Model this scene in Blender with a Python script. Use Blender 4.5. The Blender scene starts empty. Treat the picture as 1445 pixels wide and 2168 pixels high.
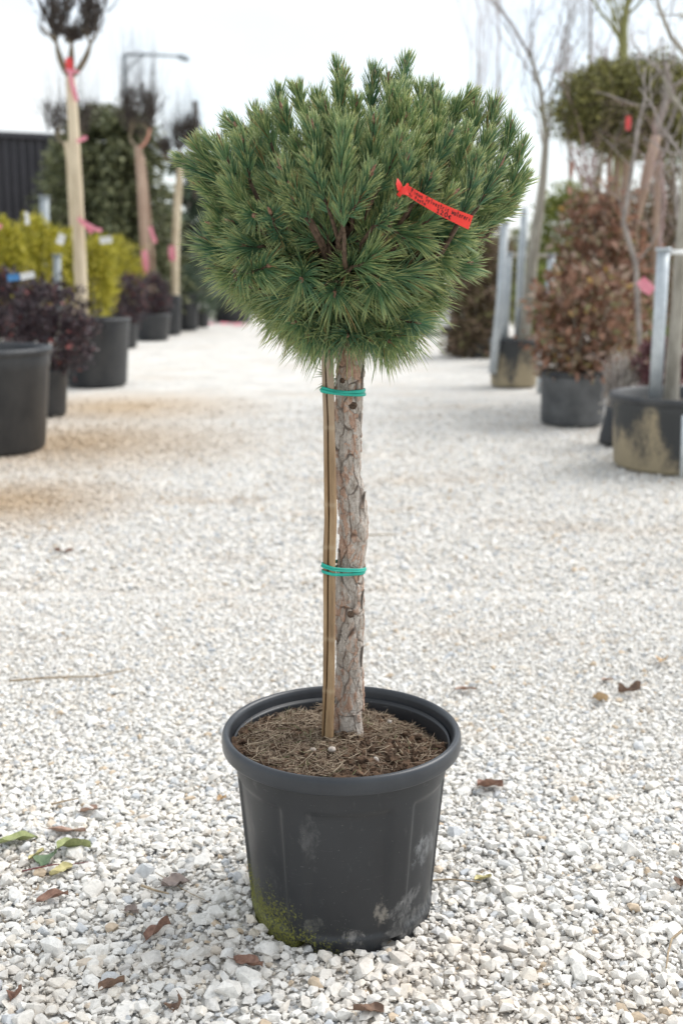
import bpy, bmesh, math, random
import numpy as np
from mathutils import Vector

rng = np.random.default_rng(11)
random.seed(11)
R = math.radians
sc = bpy.context.scene
COL = sc.collection

# ------------------------------------------------------------------ camera
D, H, PITCH, LENS = 2.355, 1.4227, R(12.3), 40.0
camd = bpy.data.cameras.new('camera')
cam = bpy.data.objects.new('camera', camd)
COL.objects.link(cam)
cam.location = (0, -D, H)
cam.rotation_euler = (R(90) - PITCH, 0, 0)
camd.sensor_fit = 'VERTICAL'
camd.sensor_height = 36
camd.lens = LENS
camd.clip_end = 1000
camd.dof.use_dof = True
camd.dof.focus_distance = 2.33
camd.dof.aperture_fstop = 2.8
sc.camera = cam

# ------------------------------------------------------------------ light
SUN_EL, SUN_AZ = R(48), R(62)      # azimuth from +Y (away from the camera) towards +X
w = bpy.data.worlds.new('World')
sc.world = w
w.use_nodes = True
wn, wl = w.node_tree.nodes, w.node_tree.links
wn.clear()
wo = wn.new('ShaderNodeOutputWorld')
sky = wn.new('ShaderNodeTexSky')
sky.sky_type = 'NISHITA'
sky.sun_disc = False
sky.sun_elevation = SUN_EL
sky.sun_rotation = SUN_AZ
b1 = wn.new('ShaderNodeBackground'); b1.inputs[1].default_value = 0.13
b2 = wn.new('ShaderNodeBackground'); b2.inputs[1].default_value = 0.605
b2.inputs[0].default_value = (0.94, 0.98, 1.0, 1)
wl.new(sky.outputs[0], b1.inputs[0])
tc = wn.new('ShaderNodeTexCoord')
mp = wn.new('ShaderNodeMapping'); mp.inputs['Scale'].default_value = (1.0, 1.0, 2.4)
wl.new(tc.outputs['Generated'], mp.inputs[0])
nz = wn.new('ShaderNodeTexNoise'); nz.inputs['Scale'].default_value = 2.6; nz.inputs['Detail'].default_value = 6
wl.new(mp.outputs[0], nz.inputs[0])
cr = wn.new('ShaderNodeValToRGB')
cr.color_ramp.elements[0].position = 0.36; cr.color_ramp.elements[0].color = (0.55, 0.55, 0.55, 1)
cr.color_ramp.elements[1].position = 0.60; cr.color_ramp.elements[1].color = (1, 1, 1, 1)
wl.new(nz.outputs[0], cr.inputs[0])
mx = wn.new('ShaderNodeMixShader')
wl.new(cr.outputs[0], mx.inputs[0]); wl.new(b1.outputs[0], mx.inputs[1]); wl.new(b2.outputs[0], mx.inputs[2])
wl.new(mx.outputs[0], wo.inputs[0])

sl = bpy.data.lights.new('sun', 'SUN'); sl.energy = 1.85; sl.angle = R(42); sl.color = (1, 0.975, 0.945)
sun = bpy.data.objects.new('sun', sl); COL.objects.link(sun)
sd = Vector((math.sin(SUN_AZ) * math.cos(SUN_EL), math.cos(SUN_AZ) * math.cos(SUN_EL), math.sin(SUN_EL)))
sun.rotation_euler = sd.to_track_quat('Z', 'Y').to_euler()

sc.view_settings.view_transform = 'Standard'
sc.view_settings.look = 'None'
sc.view_settings.exposure = 0.93
sc.view_settings.gamma = 1.0
sc.render.engine = 'CYCLES'
sc.cycles.max_bounces = 6
sc.cycles.diffuse_bounces = 3
sc.cycles.glossy_bounces = 2
sc.cycles.transmission_bounces = 3
sc.cycles.use_denoising = True

# ------------------------------------------------------------------ photo pixel -> place
F = LENS / 36 * 2168
CAM = np.array([0, -D, H])
SP, CP = math.sin(PITCH), math.cos(PITCH)
def ray(px, py):
    x, y = (px - 722.5) / F, (1084 - py) / F
    return np.array([x, CP + y * SP, -SP + y * CP])
def at(px, py, d):
    r = ray(px, py); return CAM + r * (d / r[1])
def ground(px, py):
    r = ray(px, py); return CAM + r * (-H / r[2])
def mpp(p):            # metres per photo pixel at a point
    return ((p[1] + D) * CP + (H - p[2]) * SP) / F
def gdist(py): return ground(722, py)[1] + D

# ------------------------------------------------------------------ mesh builder
class MB:
    def __init__(s):
        s.v = []; s.f = []; s.n = 0; s.at = {}
    def add(s, v, faces, mat=0, smooth=True, **attrs):
        v = np.asarray(v, float).reshape(-1, 3)
        for f in (faces if isinstance(faces, list) else [faces]):
            f = np.asarray(f, np.int64)
            if len(f): s.f.append((f + s.n, mat, smooth))
        for k, a in attrs.items():
            s.at.setdefault(k, []).append((s.n, np.broadcast_to(np.asarray(a, float), (len(v),))))
        s.v.append(v); s.n += len(v)
    def mesh(s, name, mats):
        me = bpy.data.meshes.new(name)
        v = np.concatenate(s.v)
        me.vertices.add(len(v)); me.vertices.foreach_set('co', v.ravel().astype(np.float32))
        loops = np.concatenate([f.ravel() for f, _, _ in s.f])
        tot = np.concatenate([np.full(len(f), f.shape[1]) for f, _, _ in s.f])
        start = np.concatenate([[0], np.cumsum(tot)[:-1]])
        me.loops.add(len(loops)); me.loops.foreach_set('vertex_index', loops.astype(np.int32))
        me.polygons.add(len(tot))
        me.polygons.foreach_set('loop_start', start.astype(np.int32))
        me.polygons.foreach_set('material_index', np.concatenate([np.full(len(f), m) for f, m, _ in s.f]).astype(np.int32))
        me.polygons.foreach_set('use_smooth', np.concatenate([np.full(len(f), sm) for f, _, sm in s.f]).astype(bool))
        for k, lst in s.at.items():
            arr = np.zeros(len(v), np.float32)
            for n0, a in lst: arr[n0:n0 + len(a)] = a
            me.attributes.new(k, 'FLOAT', 'POINT').data.foreach_set('value', arr)
        for m in mats if isinstance(mats, (list, tuple)) else [mats]: me.materials.append(m)
        me.update(calc_edges=True)
        return me
    def build(s, name, mats, parent=None, loc=None):
        if loc is not None:
            s.v = [v - np.asarray(loc, float) for v in s.v]
        o = bpy.data.objects.new(name, s.mesh(name, mats)); COL.objects.link(o)
        if loc is not None: o.location = loc
        if parent is not None:
            o.parent = parent
            if loc is None: o.matrix_parent_inverse = parent_world(parent).inverted()
        return o
from mathutils import Matrix
def parent_world(p):
    m = Matrix.Translation(p.location)
    if p.parent: m = parent_world(p.parent) @ p.matrix_parent_inverse @ m
    return m
def tag(o, label=None, cat=None, group=None, kind=None):
    if label: o['label'] = label
    if cat: o['category'] = cat
    if group: o['group'] = group
    if kind: o['kind'] = kind
    return o
def empty(name, loc, label, cat, group=None):
    o = bpy.data.objects.new(name, None); COL.objects.link(o)
    o.location = loc; o.empty_display_size = 0.1
    return tag(o, label, cat, group)

def nrm(a): return a / np.maximum(np.linalg.norm(a, axis=-1, keepdims=True), 1e-9)

def tube(mb, pts, rad, sides=8, mat=0, closed_end=True, **attrs):
    pts = np.asarray(pts, float); n = len(pts)
    rad = np.broadcast_to(np.asarray(rad, float), (n,))
    t = nrm(np.gradient(pts, axis=0))
    up = np.array([0, 0, 1.]) if abs(t[0, 2]) < .9 else np.array([1., 0, 0])
    x = nrm(np.cross(up, t[0])); rings = []
    ang = np.arange(sides) / sides * 2 * math.pi
    for i in range(n):
        x = x - t[i] * np.dot(x, t[i]); x = x / max(np.linalg.norm(x), 1e-9)
        y = np.cross(t[i], x)
        rings.append(pts[i] + rad[i] * (np.cos(ang)[:, None] * x + np.sin(ang)[:, None] * y))
    v = np.concatenate(rings)
    i, j = np.meshgrid(np.arange(n - 1), np.arange(sides), indexing='ij')
    j2 = (j + 1) % sides
    q = np.stack([i * sides + j, i * sides + j2, (i + 1) * sides + j2, (i + 1) * sides + j], -1).reshape(-1, 4)
    fs = [q]
    if closed_end:
        v = np.concatenate([v, pts[:1], pts[-1:]])
        a = np.arange(sides); b = (a + 1) % sides
        fs.append(np.stack([np.full(sides, n * sides), b, a], -1))
        fs.append(np.stack([np.full(sides, n * sides + 1), (n - 1) * sides + a, (n - 1) * sides + b], -1))
    at_ = {}
    for k, a in attrs.items():
        a = np.asarray(a, float)
        if a.ndim and len(a) == n:
            a = np.repeat(a, sides)
            if closed_end: a = np.concatenate([a, a[:1], a[-1:]])
        at_[k] = a
    mb.add(v, fs, mat, True, **at_)

def lathe(mb, prof, seg=64, mat=0, centre=(0, 0, 0), rfun=None, smooth=True):
    prof = np.asarray(prof, float); n = len(prof)
    th = np.arange(seg) / seg * 2 * math.pi
    r = np.repeat(prof[:, 0][:, None], seg, 1); z = np.repeat(prof[:, 1][:, None], seg, 1)
    if rfun is not None: r = rfun(r, z, th)
    v = np.stack([r * np.cos(th), r * np.sin(th), z], -1).reshape(-1, 3) + np.asarray(centre)
    i, j = np.meshgrid(np.arange(n - 1), np.arange(seg), indexing='ij'); j2 = (j + 1) % seg
    q = np.stack([i * seg + j, i * seg + j2, (i + 1) * seg + j2, (i + 1) * seg + j], -1).reshape(-1, 4)
    mb.add(v, q, mat, smooth)

def curve(p0, p1, bow, n=6):
    t = np.linspace(0, 1, n)[:, None]
    return np.asarray(p0) * (1 - t) + np.asarray(p1) * t + np.asarray(bow) * (4 * t * (1 - t))

def perp_rand(d):
    r = rng.normal(size=d.shape); r -= d * np.sum(r * d, -1, keepdims=True); return nrm(r)

def needles(mb, base, dirs, ln, wid, bend, mat=0, hue=0.5):
    n = len(base); dirs = nrm(dirs)
    x = perp_rand(dirs); y = np.cross(dirs, x)
    ts = np.array([0, .45, .8]); wd = np.array([.8, 1, .8])
    a = np.array([0, 2.094, 4.189])
    vs = []
    for t, ww in zip(ts, wd):
        c = base + dirs * (ln * t)[:, None] + bend * (ln * t * t)[:, None]
        for ai in a:
            vs.append(c + (x * math.cos(ai) + y * math.sin(ai)) * (wid * ww * .5)[:, None])
    vs.append(base + dirs * ln[:, None] + bend * ln[:, None])
    v = np.stack(vs, 1)
    q = []
    for s in range(2):
        for k in range(3):
            k2 = (k + 1) % 3
            q.append([s * 3 + k, s * 3 + k2, s * 3 + 3 + k2, s * 3 + 3 + k])
    tr = [[6, 7, 9], [7, 8, 9], [8, 6, 9]]
    off = (np.arange(n) * 10)[:, None, None]
    tt = np.tile(np.concatenate([np.repeat(ts, 3), [1.]]), n)
    mb.add(v, [(np.array(q)[None] + off).reshape(-1, 4), (np.array(tr)[None] + off).reshape(-1, 3)], mat, True,
           t=tt, rnd=np.repeat(rng.random(n), 10), hue=hue)

def leaves(mb, pos, dirs, nor, ln, wid, mat=0, fold=.18):
    n = len(pos); dirs = nrm(dirs); s = nrm(np.cross(nor, dirs)); nn = np.cross(dirs, s)
    L, W = ln[:, None], wid[:, None]
    v = np.stack([pos, pos + dirs * L * .45 + s * W * .5 + nn * W * fold, pos + dirs * L * .5, pos + dirs * L * .45 - s * W * .5 + nn * W * fold,
                  pos + dirs * L - nn * L * .1], 1)
    tr = np.array([[0, 2, 1], [0, 3, 2], [1, 2, 4], [2, 3, 4]])
    mb.add(v, (tr[None] + (np.arange(n) * 5)[:, None, None]).reshape(-1, 3), mat, True,
           rnd=np.repeat(rng.random(n), 5))

# ------------------------------------------------------------------ materials
def newmat(name):
    m = bpy.data.materials.new(name); m.use_nodes = True
    nt = m.node_tree; return m, nt, nt.nodes['Principled BSDF']
def node(nt, typ, **kw):
    n = nt.nodes.new(typ)
    for k, v in kw.items():
        if k.startswith('i_'): n.inputs[k[2:].replace('_', ' ')].default_value = v
        else: setattr(n, k, v)
    return n
def ramp(nt, stops, inp=None, interp='LINEAR'):
    n = nt.nodes.new('ShaderNodeValToRGB'); n.color_ramp.interpolation = interp
    e = n.color_ramp.elements
    while len(e) < len(stops): e.new(.5)
    for el, (p, c) in zip(e, stops):
        el.position = p; el.color = (c, c, c, 1) if isinstance(c, (int, float)) else (*c, 1)
    if inp is not None: nt.links.new(inp, n.inputs[0])
    return n
def noise(nt, scale, detail=4, rough=.55, vec=None, scl=None):
    n = node(nt, 'ShaderNodeTexNoise'); n.inputs['Scale'].default_value = scale
    n.inputs['Detail'].default_value = detail; n.inputs['Roughness'].default_value = rough
    src = vec if vec is not None else nt.nodes.new('ShaderNodeTexCoord').outputs['Object']
    if scl:
        m = nt.nodes.new('ShaderNodeMapping'); m.inputs['Scale'].default_value = scl
        nt.links.new(src, m.inputs[0]); src = m.outputs[0]
    nt.links.new(src, n.inputs['Vector']); return n
def mixc(nt, fac, a, b, mode='MIX'):
    n = nt.nodes.new('ShaderNodeMix'); n.data_type = 'RGBA'; n.blend_type = mode
    for s, x in ((0, fac), (6, a), (7, b)):
        if hasattr(x, 'is_linked'): nt.links.new(x, n.inputs[s])
        elif isinstance(x, (int, float)) and s == 0: n.inputs[0].default_value = x
        else: n.inputs[s].default_value = (*x, 1)
    return n.outputs[2]
def math_(nt, op, a, b=0.0, clamp=False):
    n = nt.nodes.new('ShaderNodeMath'); n.operation = op; n.use_clamp = clamp
    for s, x in ((0, a), (1, b)):
        if hasattr(x, 'is_linked'): nt.links.new(x, n.inputs[s])
        else: n.inputs[s].default_value = x
    return n.outputs[0]
def attr(nt, name): return node(nt, 'ShaderNodeAttribute', attribute_name=name).outputs['Fac']
def bump(nt, bs, h, strength=.3, dist=.01):
    b = nt.nodes.new('ShaderNodeBump'); b.inputs['Strength'].default_value = strength; b.inputs['Distance'].default_value = dist
    nt.links.new(h, b.inputs['Height']); nt.links.new(b.outputs[0], bs.inputs['Normal'])

def foliage_mat(name, stops, rough=.5, trans=.25, spec=.35):
    m, nt, bs = newmat(name)
    c = ramp(nt, stops, attr(nt, 'rnd')).outputs[0]
    nt.links.new(c, bs.inputs['Base Color']); bs.inputs['Roughness'].default_value = rough
    bs.inputs['Specular IOR Level'].default_value = spec
    tr = nt.nodes.new('ShaderNodeBsdfTranslucent'); nt.links.new(c, tr.inputs[0])
    mxs = nt.nodes.new('ShaderNodeMixShader'); mxs.inputs[0].default_value = trans
    out = nt.nodes['Material Output']
    nt.links.new(bs.outputs[0], mxs.inputs[1]); nt.links.new(tr.outputs[0], mxs.inputs[2]); nt.links.new(mxs.outputs[0], out.inputs[0])
    return m
def noisy_mat(name, c1, c2, scale=8, rough=.7, bmp=.2, bdist=.005, scl=None, metal=0, spec=.4, lo=.35, hi=.65):
    m, nt, bs = newmat(name)
    n = noise(nt, scale, 6, .6, scl=scl)
    c = ramp(nt, [(lo, c1), (hi, c2)], n.outputs[0]).outputs[0]
    nt.links.new(c, bs.inputs['Base Color']); bs.inputs['Roughness'].default_value = rough
    bs.inputs['Metallic'].default_value = metal; bs.inputs['Specular IOR Level'].default_value = spec
    if bmp: bump(nt, bs, n.outputs[0], bmp, bdist)
    return m

# --- ground tint: dusty earth patches lying on the gravel (same for stones and sheet)
patch = [(ground(130, 935), 1.7, 1.7), (ground(20, 1060), .9, 1.0), (ground(250, 860), 1.6, 1.6)]
def ground_tint(nt, col):
    geo = nt.nodes.new('ShaderNodeNewGeometry'); pos = geo.outputs['Position']
    n1 = noise(nt, .8, 5, .62, vec=pos); n2 = noise(nt, 9, 4, .6, vec=pos)
    sep = nt.nodes.new('ShaderNodeSeparateXYZ'); nt.links.new(pos, sep.inputs[0])
    tot = None
    for p, rx, ry in patch:
        dx = math_(nt, 'DIVIDE', math_(nt, 'SUBTRACT', sep.outputs[0], float(p[0])), rx)
        dy = math_(nt, 'DIVIDE', math_(nt, 'SUBTRACT', sep.outputs[1], float(p[1])), ry)
        r = math_(nt, 'SQRT', math_(nt, 'ADD', math_(nt, 'MULTIPLY', dx, dx), math_(nt, 'MULTIPLY', dy, dy)))
        f = math_(nt, 'SUBTRACT', 1.15, r, True)
        tot = f if tot is None else math_(nt, 'MAXIMUM', tot, f)
    n = math_(nt, 'ADD', n1.outputs[0], math_(nt, 'MULTIPLY', math_(nt, 'SUBTRACT', n2.outputs[0], .5), .8))
    fac = math_(nt, 'MULTIPLY', tot, math_(nt, 'MULTIPLY', math_(nt, 'SUBTRACT', n, .05), 3.4, True), True)
    streak = noise(nt, 1.0, 5, .65, vec=pos, scl=(.55, 1.5, 1))
    s2 = ramp(nt, [(.54, 0.0), (.70, .42)], math_(nt, 'ADD', streak.outputs[0], math_(nt, 'MULTIPLY', math_(nt, 'SUBTRACT', n2.outputs[0], .5), .35))).outputs[0]
    fac = math_(nt, 'MAXIMUM', math_(nt, 'MULTIPLY', fac, .95), s2)
    return mixc(nt, fac, col, (.47, .36, .245))

STONE = [(0, (.80, .77, .72)), (.30, (.735, .71, .66)), (.46, (.80, .78, .74)), (.58, (.66, .635, .595)), (.72, (.77, .72, .64)),
         (.82, (.62, .62, .61)), (.88, (.47, .49, .51)), (.91, (.70, .63, .53)), (.96, (.78, .76, .72)), (.988, (.56, .45, .33))]
def m_stone():
    m, nt, bs = newmat('limestone')
    geo = nt.nodes.new('ShaderNodeNewGeometry')
    c = ramp(nt, STONE, geo.outputs['Random Per Island']).outputs[0]
    n = noise(nt, 120, 5, .65, vec=geo.outputs['Position'])
    c = mixc(nt, 1.0, c, ramp(nt, [(.3, .80), (.62, 1.06)], n.outputs[0]).outputs[0], 'MULTIPLY')
    nt.links.new(ground_tint(nt, c), bs.inputs['Base Color'])
    bs.inputs['Roughness'].default_value = .9; bs.inputs['Specular IOR Level'].default_value = .25
    bump(nt, bs, n.outputs[0], .5, .003)
    return m
def m_ground():
    m, nt, bs = newmat('gravel sheet')
    geo = nt.nodes.new('ShaderNodeNewGeometry'); pos = geo.outputs['Position']
    wv = noise(nt, 30, 2, vec=pos)
    vec = nt.nodes.new('ShaderNodeVectorMath'); vec.operation = 'MULTIPLY_ADD'
    nt.links.new(wv.outputs['Color'], vec.inputs[0]); vec.inputs[1].default_value = (.02, .02, .02); nt.links.new(pos, vec.inputs[2])
    v1 = node(nt, 'ShaderNodeTexVoronoi', voronoi_dimensions='2D'); v1.inputs['Scale'].default_value = 38; nt.links.new(vec.outputs[0], v1.inputs['Vector'])
    v2 = node(nt, 'ShaderNodeTexVoronoi', voronoi_dimensions='2D'); v2.inputs['Scale'].default_value = 95; nt.links.new(vec.outputs[0], v2.inputs['Vector'])
    s1 = nt.nodes.new('ShaderNodeSeparateColor'); nt.links.new(v1.outputs['Color'], s1.inputs[0])
    s2 = nt.nodes.new('ShaderNodeSeparateColor'); nt.links.new(v2.outputs['Color'], s2.inputs[0])
    c1 = ramp(nt, STONE, s1.outputs[0]).outputs[0]; c2 = ramp(nt, STONE, s2.outputs[1]).outputs[0]
    c = mixc(nt, math_(nt, 'GREATER_THAN', s1.outputs[2], .55), c1, c2)
    big = noise(nt, 2.2, 6, .7, vec=pos)
    c = mixc(nt, 1.0, c, ramp(nt, [(.30, .70), (.64, .95)], big.outputs[0]).outputs[0], 'MULTIPLY')
    nt.links.new(ground_tint(nt, c), bs.inputs['Base Color'])
    bs.inputs['Roughness'].default_value = .95; bs.inputs['Specular IOR Level'].default_value = .2
    hgt = math_(nt, 'SUBTRACT', 1.0, math_(nt, 'MULTIPLY', v1.outputs['Distance'], 1.2))
    bump(nt, bs, math_(nt, 'ADD', hgt, s1.outputs[1]), .5, .01)
    return m

def m_pot():
    m, nt, bs = newmat('black pot plastic')
    tcn = nt.nodes.new('ShaderNodeTexCoord'); obj = tcn.outputs['Object']
    sep = nt.nodes.new('ShaderNodeSeparateXYZ'); nt.links.new(obj, sep.inputs[0]); X, Y, Z = sep.outputs
    film = noise(nt, 7, 5, .6, vec=obj)
    c = ramp(nt, [(.3, (.0145, .0165, .020)), (.7, (.024, .0265, .030))], film.outputs[0]).outputs[0]
    # dust specks and scuffs
    sp = noise(nt, 260, 2, .5, vec=obj)
    specks = math_(nt, 'MULTIPLY', ramp(nt, [(.73, 0.0), (.76, 1.0)], sp.outputs[0]).outputs[0], .5)
    c = mixc(nt, specks, c, (.30, .29, .27))
    sw = noise(nt, 22, 5, .7, vec=obj, scl=(1, 1, .45))
    scuff = math_(nt, 'MULTIPLY', ramp(nt, [(.60, 0.0), (.78, 1.0)], sw.outputs[0]).outputs[0], .16)
    c = mixc(nt, scuff, c, (.32, .31, .30))
    def blob(cx, cz, rx, rz, edge=.35):
        dx = math_(nt, 'DIVIDE', math_(nt, 'SUBTRACT', X, cx), rx); dz = math_(nt, 'DIVIDE', math_(nt, 'SUBTRACT', Z, cz), rz)
        r = math_(nt, 'SQRT', math_(nt, 'ADD', math_(nt, 'MULTIPLY', dx, dx), math_(nt, 'MULTIPLY', dz, dz)))
        nn = noise(nt, 28, 7, .75, vec=obj)
        r = math_(nt, 'ADD', r, math_(nt, 'MULTIPLY', math_(nt, 'SUBTRACT', nn.outputs[0], .5), 3.4))
        return math_(nt, 'DIVIDE', math_(nt, 'SUBTRACT', 1.0, r), edge, True)
    fine = noise(nt, 70, 6, .75, vec=obj, scl=(1, 1, .5))
    fr = ramp(nt, [(.40, .0), (.60, 1.0)], fine.outputs[0]).outputs[0]
    front = math_(nt, 'LESS_THAN', Y, 0.0)
    for cx, cz, rx, rz, col, k in ((.083, .085, .017, .034, (.25, .23, .20), .85), (.125, .075, .028, .022, (.22, .22, .22), .55),
                                   (.150, .095, .020, .022, (.24, .24, .24), .5), (.028, .034, .026, .020, (.22, .21, .20), .75),
                                   (.178, .19, .024, .045, (.26, .27, .28), .55), (-.065, .27, .02, .05, (.14, .14, .14), .35),
                                   (.15, .03, .06, .03, (.30, .30, .29), .35), (-.06, .055, .024, .018, (.16, .16, .14), .5)):
        f = math_(nt, 'MULTIPLY', math_(nt, 'MULTIPLY', blob(cx, cz, rx, rz), fr), math_(nt, 'MULTIPLY', front, k))
        c = mixc(nt, f, c, col)
    # moss low on the left
    lvl = math_(nt, 'ADD', math_(nt, 'MULTIPLY', X, -.62), .005)       # higher towards the left
    mm = math_(nt, 'DIVIDE', math_(nt, 'SUBTRACT', lvl, math_(nt, 'SUBTRACT', Z, .02)), .10)
    mn = noise(nt, 30, 5, .7, vec=obj); mf = noise(nt, 190, 3, .65, vec=obj)
    k = math_(nt, 'ADD', math_(nt, 'ADD', mm, math_(nt, 'MULTIPLY', math_(nt, 'SUBTRACT', mn.outputs[0], .52), 2.2)), math_(nt, 'MULTIPLY', math_(nt, 'SUBTRACT', mf.outputs[0], .5), 3.4))
    moss = math_(nt, 'MULTIPLY', ramp(nt, [(.32, 0.0), (.90, .8)], k).outputs[0], front)
    mcol = ramp(nt, [(.35, (.065, .07, .012)), (.65, (.22, .22, .035))], mf.outputs[0]).outputs[0]
    c = mixc(nt, moss, c, mcol)
    s2 = noise(nt, 75, 5, .8, vec=obj); s3 = noise(nt, 9, 3, .6, vec=obj)
    low = ramp(nt, [(.0, 1.0), (.16, .12), (.34, .04)], Z).outputs[0]
    spl = math_(nt, 'MULTIPLY', ramp(nt, [(.60, 0.0), (.70, 1.0)], math_(nt, 'ADD', math_(nt, 'MULTIPLY', s2.outputs[0], .75), math_(nt, 'MULTIPLY', s3.outputs[0], .25))).outputs[0], math_(nt, 'MULTIPLY', low, .55))
    c = mixc(nt, spl, c, (.30, .29, .26))
    wv = node(nt, 'ShaderNodeTexNoise', noise_dimensions='3D'); wv.inputs['Scale'].default_value = 60; wv.inputs['Detail'].default_value = 3; wv.inputs['Distortion'].default_value = 2.5
    mpp_ = nt.nodes.new('ShaderNodeMapping'); mpp_.inputs['Scale'].default_value = (.25, .25, 2.2); mpp_.inputs['Rotation'].default_value = (.5, .4, 0); nt.links.new(obj, mpp_.inputs[0]); nt.links.new(mpp_.outputs[0], wv.inputs['Vector'])
    c = mixc(nt, math_(nt, 'MULTIPLY', ramp(nt, [(.70, 0.0), (.73, 1.0)], wv.outputs[0]).outputs[0], .28), c, (.22, .22, .22))
    nt.links.new(c, bs.inputs['Base Color'])
    rr = ramp(nt, [(.3, .34), (.7, .50)], film.outputs[0]).outputs[0]
    nt.links.new(math_(nt, 'ADD', rr, math_(nt, 'MULTIPLY', moss, .4), True), bs.inputs['Roughness'])
    bs.inputs['Specular IOR Level'].default_value = .5
    bump(nt, bs, math_(nt, 'ADD', math_(nt, 'MULTIPLY', moss, math_(nt, 'ADD', mf.outputs[0], .5)), math_(nt, 'MULTIPLY', sw.outputs[0], .15)), .35, .003)
    return m

def m_bark():
    m, nt, bs = newmat('pine bark')
    n = noise(nt, 90, 6, .7, scl=(1, 1, .4)); n2 = noise(nt, 14, 4, .6, scl=(1, 1, .5))
    grey = ramp(nt, [(.28, (.20, .16, .13)), (.40, (.38, .33, .28)), (.54, (.52, .465, .41)), (.70, (.68, .63, .57))], n.outputs[0]).outputs[0]
    tan = ramp(nt, [(.3, (.28, .165, .115)), (.5, (.47, .30, .215)), (.7, (.60, .44, .34))], n.outputs[0]).outputs[0]
    a = ramp(nt, [(.49, 0.0), (.60, .95)], math_(nt, 'ADD', math_(nt, 'MULTIPLY', attr(nt, 'plate'), .5), math_(nt, 'MULTIPLY', n2.outputs[0], .5))).outputs[0]
    c = mixc(nt, a, grey, tan)
    c = mixc(nt, attr(nt, 'high'), c, (.34, .15, .065))
    c = mixc(nt, math_(nt, 'MULTIPLY', attr(nt, 'crack'), .72), c, (.065, .042, .030))
    nt.links.new(c, bs.inputs['Base Color']); bs.inputs['Roughness'].default_value = .9; bs.inputs['Specular IOR Level'].default_value = .2
    bump(nt, bs, n.outputs[0], .9, .006)
    return m

def m_needle():
    m, nt, bs = newmat('pine needle')
    t, r, h = attr(nt, 't'), attr(nt, 'rnd'), attr(nt, 'hue')
    c = ramp(nt, [(0, (.088, .215, .150)), (.35, (.150, .310, .165)), (.7, (.235, .385, .160)), (1, (.335, .450, .180))],
             math_(nt, 'ADD', math_(nt, 'MULTIPLY', r, .5), math_(nt, 'MULTIPLY', h, .5))).outputs[0]
    tipf = math_(nt, 'MULTIPLY', ramp(nt, [(.50, 0.0), (1, 1.0)], t).outputs[0], math_(nt, 'ADD', .35, math_(nt, 'MULTIPLY', r, .65)), True)
    c = mixc(nt, tipf, c, (.66, .64, .24))
    c = mixc(nt, math_(nt, 'GREATER_THAN', r, .978), c, (.38, .24, .10))
    nt.links.new(c, bs.inputs['Base Color'])
    bs.inputs['Roughness'].default_value = .34; bs.inputs['Specular IOR Level'].default_value = .5
    tr = nt.nodes.new('ShaderNodeBsdfTranslucent'); nt.links.new(c, tr.inputs[0])
    mxs = nt.nodes.new('ShaderNodeMixShader'); mxs.inputs[0].default_value = .26
    nt.links.new(bs.outputs[0], mxs.inputs[1]); nt.links.new(tr.outputs[0], mxs.inputs[2])
    nt.links.new(mxs.outputs[0], nt.nodes['Material Output'].inputs[0])
    return m

M = {}
M['stone'] = m_stone(); M['ground'] = m_ground(); M['pot'] = m_pot(); M['bark'] = m_bark(); M['needle'] = m_needle()
M['twig'] = noisy_mat('pine twig bark', (.050, .031, .020), (.13, .085, .056), 120, .85, .4, .002)
M['bud'] = noisy_mat('resinous bud', (.17, .075, .048), (.40, .235, .165), 260, .7, .6, .002)
M['soil'] = noisy_mat('potting soil', (.030, .019, .013), (.15, .095, .062), 55, .95, .9, .008, spec=.15)
M['litter'] = foliage_mat('dry needles', [(0, (.12, .075, .05)), (.3, (.26, .19, .13)), (.75, (.44, .36, .26)), (.93, (.20, .14, .09)), (1, (.14, .18, .07))], .7, .05)
def m_cane():
    m, nt, bs = newmat('split bamboo')
    n = noise(nt, 60, 5, .65, scl=(1, 1, .12)); n2 = noise(nt, 300, 3, .6)
    c = ramp(nt, [(.3, (.16, .10, .050)), (.52, (.29, .185, .095)), (.75, (.42, .295, .165))], n.outputs[0]).outputs[0]
    c = mixc(nt, attr(nt, 'top'), c, (.36, .29, .22))
    c = mixc(nt, attr(nt, 'ring'), c, (.60, .52, .38))
    c = mixc(nt, math_(nt, 'MULTIPLY', ramp(nt, [(.66, 0.0), (.72, 1.0)], n2.outputs[0]).outputs[0], .6), c, (.12, .07, .03))
    nt.links.new(c, bs.inputs['Base Color']); bs.inputs['Roughness'].default_value = .55
    return m
M['cane'] = m_cane()
M['splitshade'] = noisy_mat('painted shade in cane split', (.02, .013, .008), (.05, .03, .02), 60, .9, 0)  # near-black colour painting the shade between the cane halves
M['tie'] = noisy_mat('green rubber tie', (.010, .30, .225), (.020, .42, .32), 40, .35, .05)
M['tag'] = noisy_mat('red plastic label', (.72, .030, .022), (.84, .045, .030), 30, .38, .05)
M['ink'] = noisy_mat('black marker ink', (.012, .010, .012), (.02, .016, .018), 20, .6, 0)

# ------------------------------------------------------------------ ground and gravel
g = MB()
g.add([[-250, -60, -.010], [250, -60, -.010], [250, 420, -.010], [-250, 420, -.010]], np.array([[0, 1, 2, 3]]))
tag(g.build('ground', M['ground']), 'pale dusty sheet of crushed limestone between the rows of pots', 'ground', kind='structure')

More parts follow.
